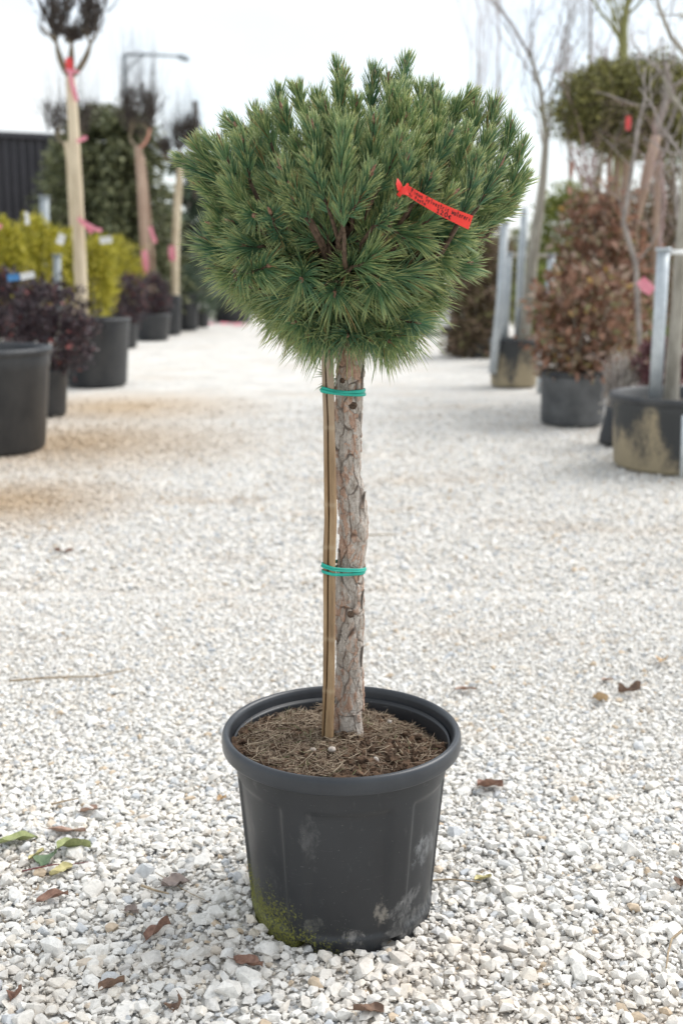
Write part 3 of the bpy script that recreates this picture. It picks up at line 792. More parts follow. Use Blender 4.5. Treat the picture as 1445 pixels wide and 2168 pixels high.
# ------------------------------------------------------------------ green ties
def hull2(pts):
    pts = sorted(map(tuple, pts))
    def half(p):
        h = []
        for q in p:
            while len(h) > 1 and (h[-1][0] - h[-2][0]) * (q[1] - h[-2][1]) - (h[-1][1] - h[-2][1]) * (q[0] - h[-2][0]) <= 0: h.pop()
            h.append(q)
        return h
    a, b = half(pts), half(pts[::-1]); return np.array(a[:-1] + b[:-1])
def tie(strands, label):
    mbt = MB(); c0 = None
    for (yl, yr, grow, hh) in strands:
        zl, zr = at(684, yl, SD - .01)[2], at(768, yr, TD - .03)[2]; z = (zl + zr) / 2
        c, r_ = trunk_at(z); ang = np.linspace(0, 6.2832, 64, endpoint=False)
        pts = [(c[0] + (r_ + .0022 + grow) * math.cos(a), c[1] + (r_ + .0022 + grow) * math.sin(a)) for a in ang]
        ymid = (yl + yr) / 2
        xl = np.interp(ymid, [k[0] for k in ck], [k[1] for k in ck]); xr = np.interp(ymid, [k[0] for k in ck], [k[3] for k in ck]); xs = np.interp(ymid, [k[0] for k in ck], [k[2] for k in ck])
        for x0, x1 in ((xl, xs), (xs, xr)):
            q = at((x0 + x1) / 2, ymid, SD); rs = (x1 - x0) / 2 * mpp(q) + .0015 + grow
            pts += [(q[0] + rs * math.cos(a), q[1] + rs * math.sin(a)) for a in ang]
        h = hull2(pts)
        seg = np.linalg.norm(np.diff(np.concatenate([h, h[:1]]), axis=0), axis=1); s = np.concatenate([[0], np.cumsum(seg)])
        ss = np.linspace(0, s[-1], 121)[:-1]; hc = np.concatenate([h, h[:1]])
        x, y = np.interp(ss, s, hc[:, 0]), np.interp(ss, s, hc[:, 1])
        fx = (x - x.min()) / (x.max() - x.min()); zz = zl + (zr - zl) * fx - .0025 * np.sin(fx * 3.14159)
        ctr = np.stack([x, y, zz], -1); tn = nrm(np.roll(ctr, -1, 0) - np.roll(ctr, 1, 0)); out = nrm(np.cross(tn, [0, 0, 1.]))
        if np.dot(out[0], ctr[0] - ctr.mean(0)) < 0: out = -out
        ring = []
        for k in range(10):
            a = k / 10 * 6.2832
            ring.append(ctr + out * (.0013 * math.cos(a)) + np.array([0, 0, 1]) * (hh * math.sin(a)))
        v = np.stack(ring, 1).reshape(-1, 3); n_ = len(ctr)
        i, j = np.meshgrid(np.arange(n_), np.arange(10), indexing='ij'); i2, j2 = (i + 1) % n_, (j + 1) % 10
        mbt.add(v, np.stack([i * 10 + j, i2 * 10 + j, i2 * 10 + j2, i * 10 + j2], -1).reshape(-1, 4)); c0 = ctr.mean(0)
    tag(mbt.build('plant_tie', M['tie'], loc=c0), label, 'plant tie', 'green ties round trunk and cane')
tie([(822, 834, .0002, .0042), (828, 829, .0016, .0038), (826, 838, .0028, .0030)], 'upper wide green rubber tie round trunk and cane, just below the needles')
tie([(1196, 1210, .0003, .0034), (1211, 1217, .0006, .0036), (1200, 1213, .0020, .0018)], 'lower green rubber tie with two open strands round trunk and cane')

# ------------------------------------------------------------------ red price label
TGD = float(TD + -.92 * math.sqrt(max(0, env(at(900, 430, TD)[2]) ** 2 - (at(900, 430, TD)[0] - XC) ** 2))) - .045
def tagpt(u, vv, lift=0.0):
    tl, trr_, bl, brr = (861, 391), (1001, 457), (859, 413), (991, 486)
    x = (tl[0] * (1 - u) + trr_[0] * u) * (1 - vv) + (bl[0] * (1 - u) + brr[0] * u) * vv
    y = (tl[1] * (1 - u) + trr_[1] * u) * (1 - vv) + (bl[1] * (1 - u) + brr[1] * u) * vv + 5.0 * math.sin(3.1416 * u) * (1 - .3 * vv)
    dd = TGD + .012 * math.sin(u * 2.6) + .006 * (vv - .5) - lift
    return at(x, y, dd)
tg = MB(); nu, nv = 40, 6
fr = np.array([[tagpt(u, v_) for v_ in np.linspace(0, 1, nv)] for u in np.linspace(0, 1, nu)]).reshape(-1, 3)
bk = fr + np.array([0, .0005, 0])
i, j = np.meshgrid(np.arange(nu - 1), np.arange(nv - 1), indexing='ij')
q = np.stack([i * nv + j, (i + 1) * nv + j, (i + 1) * nv + j + 1, i * nv + j + 1], -1).reshape(-1, 4)
tg.add(np.concatenate([fr, bk]), [q, q[:, ::-1] + nu * nv], 0)
tago = tg.build('price_label', M['tag'], loc=tagpt(0, .5))
tag(tago, 'red plastic label strip with black handwriting tied to a pine shoot', 'label')
# knot and loose ends
kn = MB()
def ribbon(mb, pts, wpx, dd, thick=.0006, mat=0):
    pts = np.array(pts, float); n_ = len(pts); t = np.gradient(pts[:, :2], axis=0); t /= np.linalg.norm(t, axis=1)[:, None]
    nn2 = np.stack([-t[:, 1], t[:, 0]], -1); wpx = np.broadcast_to(wpx, (n_,))
    A = np.array([at(*(p[:2] + m * w_ / 2), dd + p[2]) for p, m, w_ in zip(pts, nn2, wpx)]); B = np.array([at(*(p[:2] - m * w_ / 2), dd + p[2] + .004) for p, m, w_ in zip(pts, nn2, wpx)])
    v = np.stack([A, B], 1).reshape(-1, 3); q = np.array([[2 * k, 2 * k + 1, 2 * k + 3, 2 * k + 2] for k in range(n_ - 1)])
    v2 = v + np.array([0, thick, 0])
    mb.add(np.concatenate([v, v2]), [q, q[:, ::-1] + 2 * n_], mat)
ribbon(kn, [(841, 377, .004), (843, 388, -.004), (847, 400, -.006), (852, 408, .004)], [1, 11, 13, 5], TGD)
ribbon(kn, [(842, 415, .004), (848, 408, -.004), (854, 402, -.008), (860, 396, -.004), (863, 388, .004)], [10, 9, 12, 8, 4], TGD)
ribbon(kn, [(850, 405, -.006), (856, 404, -.010), (863, 402, -.003)], [12, 18, 22], TGD)
kn.build('knot', M['tag'], tago)
# handwriting: strokes in a unit box, x right, y up (x height .55)
def arc(cx, cy, rx, ry, a0, a1, n=9):
    return [(cx + rx * math.cos(R(a)), cy + ry * math.sin(R(a))) for a in np.linspace(a0, a1, n)]
GL = {
 'P': [[(.15, 0), (.2, 1)], [(.2, 1), (.65, .95), (.7, .65), (.2, .48)]], 'i': [[(.5, .55), (.5, 0)], [(.5, .78), (.52, .82)]],
 'n': [[(.15, .55), (.15, 0)], [(.15, .35), (.4, .56), (.7, .5), (.75, 0)]], 'u': [[(.15, .55), (.2, .08), (.5, 0), (.75, .2), (.78, .55)], [(.78, .55), (.8, 0)]],
 's': [[(.75, .5), (.4, .58), (.22, .42), (.6, .25), (.65, .06), (.2, 0)]], 'S': [[(.85, .88), (.5, 1.02), (.2, .8), (.4, .55), (.75, .35), (.65, .05), (.15, .02)]],
 'y': [[(.15, .55), (.4, .1)], [(.8, .55), (.4, .05), (.15, -.35)]], 'l': [[(.5, 1), (.5, 0)]], 'v': [[(.1, .55), (.45, 0), (.85, .58)]],
 'e': [[(.2, .28), (.75, .33), (.65, .55), (.3, .5), (.18, .2), (.45, 0), (.8, .1)]], 't': [[(.45, .95), (.45, .1), (.7, 0)], [(.12, .6), (.8, .64)]],
 'r': [[(.25, .55), (.27, 0)], [(.27, .35), (.5, .55), (.8, .52)]], 'w': [[(.08, .75), (.2, .0), (.45, .45), (.7, 0), (.95, .6)]],
 'a': [arc(.45, .27, .32, .28, 60, 400), [(.78, .55), (.82, 0)]], 'M': [[(.1, 0), (.2, .75), (.5, .3), (.8, .78), (.9, 0)]],
 'F': [[(.2, 0), (.25, .8)], [(.2, .8), (.8, .82)], [(.2, .42), (.65, .45)]], 'o': [arc(.5, .27, .32, .28, 90, 450)],
 '1': [[(.2, .65), (.55, 1), (.5, 0)], [(.25, 0), (.75, 0)]], '2': [[(.15, .8), (.45, 1), (.75, .75), (.15, .02), (.85, .02)]],
 '0': [arc(.5, .5, .36, .48, 90, 450, 13)], '€': [arc(.6, .38, .38, .38, 60, 300, 9), [(.05, .46), (.6, .48)], [(.05, .3), (.55, .32)]],
}
ink = MB()
def write(text, u0, u1, v0, hgt, rr_=.00062):
    cw = (u1 - u0) / len(text)
    for k, ch in enumerate(text):
        for stroke in GL.get(ch, []):
            st_ = np.array(stroke, float); m = 3 * (len(st_) - 1) + 1; tq = np.linspace(0, len(st_) - 1, m)
            sx, sy = np.interp(tq, range(len(st_)), st_[:, 0]), np.interp(tq, range(len(st_)), st_[:, 1])
            pts = [tagpt(u0 + (k + .04 + .86 * a) * cw, v0 - b * hgt, .0006) for a, b in zip(sx, sy)]
            tube(ink, pts, rr_, 5)
write('Pinus Sylvestris wateréri'.replace('é', 'e'), .07, .985, .47, .40, .00058)
write('Mi Fusto', .03, .31, .88, .34, .00055)
write('120€', .47, .72, .90, .36, .00075)
ink.build('handwriting', M['ink'], tago)

# ------------------------------------------------------------------ fallen leaves and twigs on the gravel
def leaf_mat(name, c1, c2): return noisy_mat(name, c1, c2, 110, .6, .4, .002, lo=.3, hi=.7)
LM = {'green': leaf_mat('pale green leaf', (.20, .24, .09), (.36, .38, .17)), 'dark': leaf_mat('blue green leaf', (.10, .16, .085), (.17, .23, .13)), 'yellow': leaf_mat('yellow leaf', (.42, .36, .15), (.60, .54, .28)),
      'rust': leaf_mat('rust leaf', (.15, .075, .05), (.33, .19, .135)), 'brown': leaf_mat('brown leaf', (.11, .065, .045), (.24, .15, .10)), 'pink': leaf_mat('pinkish leaf', (.30, .18, .13), (.44, .30, .23)),
      'grey': leaf_mat('grey brown leaf', (.17, .13, .115), (.30, .24, .21)), 'tan': leaf_mat('tan leaf', (.42, .27, .13), (.56, .40, .24))}
def fallen_leaf(px, py, length_px, width_px, yaw, mat, label, curl=.3, lobed=False, tilt=-0.22, lift=.008):
    c = ground(px, py); s = mpp(c); L, W = length_px * s, width_px * s * 1.25
    nu, nv = 15, 9; us = np.linspace(0, 1, nu); vs = np.linspace(-1, 1, nv)
    prof_ = np.sin(np.pi * us ** .85) ** .8
    if lobed: prof_ = prof_ * (.72 + .38 * np.abs(np.sin(us * 10)))
    P = []
    for u, w_ in zip(us, prof_):
        for v_ in vs:
            x = (u - .5) * L; y = v_ * w_ * W / 2
            ph = px * .7 + py; y *= 1 + .13 * math.sin(u * 23 + ph + v_) + .07 * math.sin(u * 41 + ph)
            y += .04 * W * math.sin(u * 5 + ph)
            z = curl * W * .7 * (v_ * v_) * (.5 + .5 * math.sin(u * 4 + ph + 1.2 * v_)) + .05 * W * math.sin(u * 11 + 3 * v_ + ph) + .12 * L * math.sin(u * 3.1 + px) * curl + .015 * W * math.sin(9 * u + 5 * v_)
            P.append([x, y, z + .1 * W * abs(v_) ** .7 * w_])
    P = np.array(P); P[:, 2] -= P[:, 2].min()
    ct, st_ = math.cos(tilt), math.sin(tilt); P = P @ np.array([[1, 0, 0], [0, ct, st_], [0, -st_, ct]])
    a = R(yaw); P = P @ np.array([[math.cos(a), math.sin(a), 0], [-math.sin(a), math.cos(a), 0], [0, 0, 1]])
    P = P + np.array([c[0], c[1], lift]); n0 = len(P)
    i, j = np.meshgrid(np.arange(nu - 1), np.arange(nv - 1), indexing='ij')
    q = np.stack([i * nv + j, (i + 1) * nv + j, (i + 1) * nv + j + 1, i * nv + j + 1], -1).reshape(-1, 4)
    b = MB(); b.add(np.concatenate([P, P - [0, 0, .0006]]), [q, q[:, ::-1] + n0])
    o = b.build('fallen_leaf', LM[mat], loc=(c[0], c[1], lift))
    sb = MB(); p0 = P[nv // 2]; d_ = nrm(P[nv // 2] - P[nv // 2 + nv * 3])
    tube(sb, [p0 - d_ * .004, p0 + d_ * L * .12, p0 + d_ * L * .22 + np.array([0, 0, .003])], [.0009, .0008, .0006], 5)
    sb.build('leaf_stalk', LM['brown'], o)
    return tag(o, label, 'leaf', 'fallen leaves on the gravel')
fallen_leaf(38, 1787, 82, 40, 15, 'green', 'broad pale green leaf with brown edge lying at the far left of the leaf cluster', .25, tilt=-.35)
fallen_leaf(158, 1806, 70, 36, 20, 'green', 'folded yellowish green leaf at the right of the leaf cluster', .5, tilt=-.35)
fallen_leaf(105, 1830, 58, 40, 70, 'dark', 'dark blue green leaf in the middle of the leaf cluster', .35, tilt=-.35)
fallen_leaf(131, 1853, 52, 30, 35, 'yellow', 'small yellowing leaf with spots under the blue green leaf', .3)
fallen_leaf(80, 1818, 44, 22, 60, 'yellow', 'narrow pale yellow leaf sticking out left of the blue green leaf', .3, tilt=-.35)
fallen_leaf(142, 1768, 84, 26, -8, 'pink', 'long pinkish brown leaf lying just behind the green leaf cluster', .3)
fallen_leaf(190, 1723, 40, 24, 40, 'pink', 'small pale pink leaf farther back beyond the green leaf cluster', .3)
fallen_leaf(112, 1912, 66, 26, 14, 'rust', 'rust coloured leaf with a small dark stalk in front of the green leaves', .4)
fallen_leaf(372, 1880, 60, 46, 15, 'grey', 'grey brown lobed leaf lying flat left of the pot', .2, True)
fallen_leaf(279, 1940, 34, 22, -20, 'grey', 'small greyish curled leaf on pale stones below the lobed leaf', .5)
fallen_leaf(338, 1987, 66, 24, 40, 'rust', 'rust leaf folded into a point beside a large stone', .8, tilt=-.7)
fallen_leaf(525, 2050, 72, 26, -28, 'rust', 'slender brown leaf with thin stalk in front of the pot', .5)
fallen_leaf(237, 2102, 56, 18, 8, 'brown', 'dark brown leaf curled into a tube near the bottom edge', 1.0)
fallen_leaf(380, 2140, 46, 28, 75, 'brown', 'crumpled brown leaf standing on edge at the bottom of the picture', .9, tilt=-.7)
fallen_leaf(36, 2118, 34, 28, 60, 'rust', 'tiny shrivelled reddish leaf near the lower left corner', .9)
fallen_leaf(780, 2152, 66, 30, 5, 'brown', 'brown leaf half under stones below the pot at the bottom edge', .5)
fallen_leaf(1038, 1675, 60, 40, 20, 'rust', 'reddish brown torn leaf lying right of the pot', .4, True)
fallen_leaf(1267, 1488, 34, 24, -40, 'tan', 'orange tan leaf on the far gravel beside the dark curled leaf', .5, tilt=-.7)
fallen_leaf(1330, 1472, 46, 26, -15, 'brown', 'dark brown curled leaf with a long stalk on the far gravel', .8)
fallen_leaf(1402, 1406, 34, 20, 50, 'tan', 'pale tan leaf near the right edge behind the dark curled leaf', .5)
fallen_leaf(985, 1466, 44, 16, -8, 'pink', 'faded pinkish leaf just behind the pot rim on its right', .3)
fallen_leaf(1285, 1445, 26, 14, 10, 'pink', 'tiny faded pink leaf on the gravel far right', .3)
fallen_leaf(135, 1171, 38, 16, 0, 'rust', 'lone reddish leaf on the gravel well behind the pot at left', .4)
fallen_leaf(1022, 1868, 40, 22, 20, 'yellow', 'pale yellow leaf near the thin twig right of the pot', .3)
fallen_leaf(1440, 1880, 26, 20, 70, 'brown', 'dark brown scrap of leaf at the right edge', .8)
fallen_leaf(470, 1700, 20, 14, 20, 'tan', 'small tan scrap of leaf behind the pot at left', .6)
M['drytwig'] = noisy_mat('dry twig', (.22, .16, .10), (.42, .33, .22), 90, .8, .3, .002)
M['redtwig'] = noisy_mat('red stalk', (.10, .025, .03), (.22, .07, .06), 90, .6, .3, .002)
def twig(pxs, rad, label, mat='drytwig'):
    pts = np.array([ground(x, y) for x, y in pxs]); pts[:, 2] = .011 + rng.uniform(0, .006, len(pts))
    tq = np.linspace(0, len(pts) - 1, len(pts) * 4); pts2 = np.stack([np.interp(tq, range(len(pts)), pts[:, k]) for k in range(3)], -1)
    b = MB(); tube(b, pts2, np.linspace(rad, rad * .5, len(pts2)), 6)
    tag(b.build('fallen_twig', M[mat], loc=pts[0]), label, 'twig', 'twigs on the gravel')
twig([(903, 1876), (950, 1874), (985, 1878), (1015, 1880)], .0026, 'thin straight grey twig just right of the pot base')
twig([(20, 1450), (90, 1443), (150, 1441), (210, 1440), (280, 1424)], .004, 'long thin grey twig on the gravel at far left')
twig([(1440, 1985), (1420, 2000), (1412, 2030), (1408, 2062)], .003, 'bent grey twig standing among stones at the right edge')
twig([(300, 1885), (330, 1897), (358, 1906)], .0034, 'short thick pale twig beside the grey lobed leaf')
twig([(48, 1856), (80, 1850), (115, 1842), (150, 1842), (188, 1838)], .002, 'dark red stalk under the green leaf cluster', 'redtwig')
twig([(110, 1712), (140, 1704), (168, 1702)], .003, 'stout pale twig lying behind the green leaf cluster')
twig([(330, 1860), (400, 1900), (450, 1925)], .0012, 'hair thin straw on stones left of the pot')
twig([(770, 1139), (820, 1137), (850, 1138)], .005, 'straw coloured twig on the gravel behind the trunk')

# ================================================================== nursery rows behind
M['bgpot'] = noisy_mat('weathered black pot', (.014, .017, .022), (.058, .059, .060), 5, .45, .05, scl=(1, 1, .5), lo=.3, hi=.75)
M['bgpotgrey'] = noisy_mat('dusty grey pot', (.060, .064, .068), (.13, .135, .14), 5, .65, .05)
M['oldtan'] = noisy_mat('earth stained pot', (.045, .048, .050), (.40, .345, .245), 4.2, .8, .05, scl=(1, 1, .6), lo=.42, hi=.56)
def m_tanpot():
    m, nt, bs = newmat('earth stained pot'); tcn = nt.nodes.new('ShaderNodeTexCoord'); sep = nt.nodes.new('ShaderNodeSeparateXYZ'); nt.links.new(tcn.outputs['Object'], sep.inputs[0])
    n1 = noise(nt, 4.5, 6, .65, scl=(1, 1, .45)); n2 = noise(nt, 40, 5, .7)
    k = math_(nt, 'ADD', math_(nt, 'MULTIPLY', math_(nt, 'SUBTRACT', .34, sep.outputs[2]), 1.9), math_(nt, 'ADD', math_(nt, 'MULTIPLY', math_(nt, 'SUBTRACT', n1.outputs[0], .5), 2.6), math_(nt, 'MULTIPLY', math_(nt, 'SUBTRACT', n2.outputs[0], .5), .7)))
    c = mixc(nt, ramp(nt, [(.0, 0.0), (.45, 1.0)], k).outputs[0], (.045, .048, .050), (.36, .30, .20))
    nt.links.new(c, bs.inputs['Base Color']); bs.inputs['Roughness'].default_value = .75; return m
M['bgpottan'] = m_tanpot()
M['bgsoil'] = noisy_mat('dark soil', (.02, .015, .01), (.06, .045, .03), 20, .95, .4)
M['mgrey'] = noisy_mat('galvanised steel', (.40, .44, .47), (.54, .58, .60), 12, .5, .05, metal=.35)
M['dull'] = noisy_mat('dull steel', (.25, .285, .30), (.34, .37, .385), 12, .6, .05, metal=.2)
M['white'] = noisy_mat('white paint', (.70, .70, .68), (.80, .80, .78), 10, .5, .05)
M['palebark'] = noisy_mat('pale smooth bark', (.46, .37, .25), (.68, .58, .42), 9, .8, .2, scl=(1, 1, .2))
M['limbbark'] = noisy_mat('olive brown limb bark', (.13, .105, .07), (.26, .21, .14), 12, .85, .2)
M['greybark'] = noisy_mat('grey bark', (.24, .22, .18), (.42, .39, .33), 12, .85, .3, scl=(1, 1, .3))
M['redbark'] = noisy_mat('reddish stake bark', (.30, .20, .145), (.46, .34, .26), 9, .85, .3, scl=(1, 1, .2))
M['darktwig'] = noisy_mat('dark pollard twigs', (.035, .028, .026), (.11, .09, .075), 20, .9, 0)
M['greytwig'] = noisy_mat('grey twigs', (.20, .172, .155), (.36, .32, .29), 10, .9, 0)
M['greentwig'] = noisy_mat('green barked branch', (.20, .20, .07), (.30, .29, .12), 10, .8, .2)
M['pinktwig'] = noisy_mat('pinkish twigs', (.28, .19, .17), (.42, .32, .30), 10, .9, 0)
M['pink'] = noisy_mat('pink ribbon', (.70, .20, .27), (.82, .34, .40), 12, .5, 0)
M['faded'] = noisy_mat('faded salmon ribbon', (.50, .20, .15), (.60, .28, .20), 12, .6, 0)
M['redrib'] = noisy_mat('red ribbon', (.60, .035, .05), (.75, .07, .07), 12, .5, 0)
FM = {
 'purple': foliage_mat('purple leaves', [(0, (.022, .015, .020)), (.5, (.055, .038, .045)), (.8, (.12, .088, .10)), (.93, (.14, .09, .09)), (.97, (.30, .07, .06)), (1, (.35, .10, .09))], .45, .1),
 'thuja': foliage_mat('golden thuja', [(0, (.20, .20, .02)), (.5, (.46, .42, .045)), (1, (.66, .58, .10))], .6, .2),
 'lime': foliage_mat('yellow green hedge', [(0, (.10, .14, .03)), (.5, (.20, .24, .05)), (1, (.33, .33, .09))], .6, .2),
 'cedar': foliage_mat('dark olive conifer', [(0, (.07, .082, .042)), (.5, (.15, .165, .085)), (1, (.25, .26, .13))], .6, .12),
 'spruce': foliage_mat('blue green conifer', [(0, (.045, .070, .048)), (.5, (.095, .140, .092)), (1, (.19, .24, .16))], .6, .12),
 'shrubgreen': foliage_mat('soft green conifer', [(0, (.08, .115, .06)), (.5, (.16, .215, .115)), (1, (.28, .33, .18))], .6, .15),
 'rust': foliage_mat('rust leaves', [(0, (.12, .065, .042)), (.25, (.27, .14, .09)), (.5, (.37, .21, .145)), (.66, (.20, .165, .09)), (.82, (.42, .30, .245)), (.94, (.25, .235, .12)), (1, (.47, .29, .09))], .6, .2),
 'brown': foliage_mat('brown beech leaves', [(0, (.075, .055, .032)), (.45, (.17, .125, .075)), (.75, (.27, .19, .135)), (.9, (.19, .19, .065)), (1, (.38, .25, .21))], .6, .2),
 'olive': foliage_mat('olive green leaves', [(0, (.06, .06, .020)), (.45, (.15, .145, .05)), (.8, (.26, .25, .08)), (1, (.38, .36, .12))], .6, .2),
 'wine': foliage_mat('wine red leaves', [(0, (.06, .02, .025)), (.6, (.17, .07, .08)), (1, (.36, .20, .20))], .6, .2),
 'straw': foliage_mat('dry grey leaves', [(0, (.30, .27, .23)), (.6, (.46, .42, .37)), (1, (.58, .53, .47))], .8, .2),
}
def bg_pot(cx, by, half, h, label, mat='bgpot', taper=.84, group='pots along the lane', pxoff=0):
    g0 = ground(cx, by); r_ = half * mpp(g0); c = np.array([g0[0], g0[1] + r_ * taper, 0])
    b = MB(); lathe(b, [(.01, .01), (r_ * taper * .96, .01), (r_ * taper, .03), (r_ * .95, h * .80), (r_ * .965, h * .81), (r_ * .975, h - .05), (r_ * .975, h - .02), (r_ * .92, h - .02), (r_ * .9, h * .6)], 48, 0)
    o = b.build('plant_pot', M[mat]); o.location = c
    b = MB(); lathe(b, [(r_ * .975, h - .055), (r_ * 1.0, h - .05), (r_ * 1.01, h - .02), (r_ * 1.0, h - .003), (r_ * .97, h), (r_ * .94, h - .006), (r_ * .925, h - .03)], 48, 0)
    rm = b.build('rim', M['bgpot'], o, ); rm.matrix_parent_inverse.identity()
    tag(o, label, 'plant pot', group)
    return c, r_, h
def rootball(parent, c, r_, h):
    b = MB(); lathe(b, [(.002, h - .07), (r_ * .6, h - .075), (r_ * .9, h - .09), (r_ * .88, h * .6)], 24, 0, centre=c); b.build('root_ball', M['bgsoil'], parent)

def clumps(mb, c, rad, n, nl, size, flat=.75, droop=0.0, up=0.0, seed_shell=.75, jag=.16, aspect=.55):
    rad = np.asarray(rad, float)
    d = nrm(rng.normal(size=(n, 3))); k = seed_shell + (1 - seed_shell) * rng.random((n, 1)) ** .6
    low = rng.random((n, 1)) < .25; k = np.where(low, rng.uniform(.2, .8, (n, 1)), k)
    k = k * (1 + jag * rng.normal(size=(n, 1)) * .5)
    cc = np.asarray(c) + d * k * rad
    m = n * nl; ci = np.repeat(np.arange(n), nl)
    sig = rad.mean() * .16
    p = cc[ci] + rng.normal(size=(m, 3)) * sig * np.array([1, 1, flat])
    dd = nrm(d[ci] * .6 + rng.normal(size=(m, 3)) * .8 + np.array([0, 0, up - droop])); nn = nrm(rng.normal(size=(m, 3)) + np.array([0, 0, .8]))
    ln = size * rng.uniform(.6, 1.35, m); leaves(mb, p, dd, nn, ln, ln * aspect * rng.uniform(.7, 1.2, m))

def shrub(cx, y_top, y_bot, half, d, fm, label, cat='shrub', group=None, n=90, nl=26, size=.06, stem=True, pot=None, kind='shrub', up=.2, aspect=.55, mat_stem='greybark', shape=1.0):
    top, bot = at(cx, y_top, d), at(cx, y_bot, d); hh = (top[2] - bot[2]) / 2; c = (top + bot) / 2; r_ = half * mpp(c)
    base = np.array([c[0], c[1], max(bot[2] - .05, 0.0) if pot is None else pot[2] - .1])
    o = empty(kind, base, label, cat, group)
    b = MB(); clumps(b, c, (r_ * .93, r_ * .8, hh * .95), n, nl, size, up=up, aspect=aspect); b.build('foliage', FM[fm], o)
    if stem:
        b = MB()
        for _ in range(7):
            e = c + rng.normal(size=3) * np.array([r_, r_, hh]) * .4
            tube(b, curve(base + rng.normal(size=3) * .03 * np.array([1, 1, 0]), e, rng.normal(size=3) * .05, 6), np.linspace(.016, .005, 6), 6)
        b.build('stems', M[mat_stem], o)
    if pot is not None: rootball(o, pot[3], pot[1], pot[2])
    return o
def potof(t): return (None, t[1], t[2], t[0])

# ---- left row
pL1 = bg_pot(-66, 972, 152, .80, 'largest black pot of the left row, cut off by the left edge')
pL2 = bg_pot(92, 884, 47, .45, 'small slim black pot wedged behind the largest pot of the left row')
dL2 = pL2[0][1] + D
shrub(112, 585, 792, 78, dL2, 'purple', 'dark purple leafy shrub spilling over the small slim pot', group='dark purple shrubs', pot=potof(pL2), n=150, nl=34, size=.05)
shrub(10, 578, 760, 88, dL2 + .9, 'purple', 'dark purple shrub at the left edge behind the largest pot', group='dark purple shrubs', n=150, nl=34, size=.05)
pL3 = bg_pot(192, 822, 77, .80, 'wide black pot holding the tall pale forked tree on the left')
dL3 = pL3[0][1] + D
pL4 = bg_pot(262, 738, 28, .42, 'small bluish black pot peeking out right of the wide pot')
pL5 = bg_pot(318, 722, 40, .50, 'short black pot under the second dark purple shrub')
shrub(272, 578, 700, 36, pL4[0][1] + D, 'purple', 'clipped dark purple shrub in the small bluish pot', group='dark purple shrubs', pot=potof(pL4), n=90, nl=30, size=.06)
shrub(324, 578, 690, 36, pL5[0][1] + D + .1, 'purple', 'clipped dark purple shrub with a red leaf, in the short black pot', group='dark purple shrubs', pot=potof(pL5), n=90, nl=30, size=.06)
pL6 = bg_pot(362, 710, 22, .80, 'tall narrow black pot holding a pale tree trunk', )
pL7 = bg_pot(396, 700, 24, .80, 'tall dark pot right of the pale trunk in the left row')
pL8 = bg_pot(428, 694, 15, .45, 'small blue grey pot near the far end of the left row')
pL9 = bg_pot(490, 683, 44, .60, 'wide black pot at the far end of the left row')
dF = pL7[0][1] + D
shrub(428, 545, 660, 50, dF + .2, 'spruce', 'blue green bushy conifer above the tall dark pot', 'conifer', 'potted conifers of the left row', pot=potof(pL7), n=80, nl=30, size=.12, aspect=.2, kind='conifer_shrub')
shrub(475, 565, 684, 56, pL9[0][1] + D, 'shrubgreen', 'soft grey green conifer at the far end of the left row', 'conifer', 'potted conifers of the left row', pot=potof(pL9), n=80, nl=30, size=.12, aspect=.2, kind='conifer_shrub')

# golden thujas
for cx, yt, yb, hf, d, lab in ((8, 462, 640, 42, 13.5, 'golden thuja cut off by the left edge'), (80, 456, 640, 48, 14.6, 'rounded golden thuja left of the pale forked tree'),
                               (142, 492, 650, 36, 16.0, 'dull golden thuja hidden behind the pale trunk'), (208, 496, 690, 32, 16.4, 'tall golden thuja just right of the pale trunk'),
                               (258, 503, 650, 44, 22.6, 'golden thuja behind the clipped purple shrubs'), (-60, 470, 650, 40, 12.6, None)):
    if lab is None: continue
    shrub(cx, yt, yb, hf, d, 'thuja', lab, 'thuja', 'golden thujas of the left row', n=130, nl=34, size=.075, aspect=.30, kind='thuja', up=.7)

# small posts and white labels among them
def post(pts, d, wpx, mat, label, name='post', cat='post', group=None, cap=False):
    P = np.array([at(x, y, d) for x, y in pts]); r_ = wpx * mpp(P[0]) / 2
    b = MB(); tube(b, P, r_, 12); o = b.build(name, M[mat], loc=P[0]); tag(o, label, cat, group)
    if cap:
        b = MB(); e = nrm(P[-1] - P[-2]); tube(b, [P[-1] - e * .01, P[-1] + e * .012], r_ * 1.25, 12); b.build('cap', M[mat], o)
    return o
post([(96, 640), (94, 416)], 19.0, 20, 'dull', 'stout grey steel post behind the golden thujas', cap=True, group='steel posts on the left')
post([(121, 700), (121, 540)], 14.0, 17, 'dull', 'short grey steel post between golden thuja and pale trunk', cap=True, group='steel posts on the left')
def wlabel(px, py, w_, h_, d, label, mat='white', tilt=.3):
    c = at(px, py, d); s = mpp(c); b = MB()
    X_, Z_ = w_ * s / 2, h_ * s / 2; a = tilt
    pts = np.array([[-X_, 0, -Z_], [X_, 0, -Z_], [X_, .02, 0], [X_, 0, Z_], [-X_, 0, Z_], [-X_, .02, 0]])
    pts = pts @ np.array([[math.cos(a), 0, math.sin(a)], [0, 1, 0], [-math.sin(a), 0, math.cos(a)]])
    f = np.array([[0, 1, 2, 5], [5, 2, 3, 4]])
    b.add(np.concatenate([pts + c, pts + c + [0, .004, 0]]), [f, f[:, ::-1] + 6])
    tag(b.build('plant_label', M[mat], loc=c), label, 'plant label', 'plant labels and ribbons of the rows')
wlabel(57, 462, 9, 26, 13.4, 'upright white plant label on the rounded golden thuja', tilt=.05)
wlabel(129, 506, 16, 22, 13.6, 'slanted white plant label left of the pale trunk', tilt=-.35)
wlabel(224, 508, 26, 14, 15.6, 'white plant label on top of the tall golden thuja', tilt=.1)
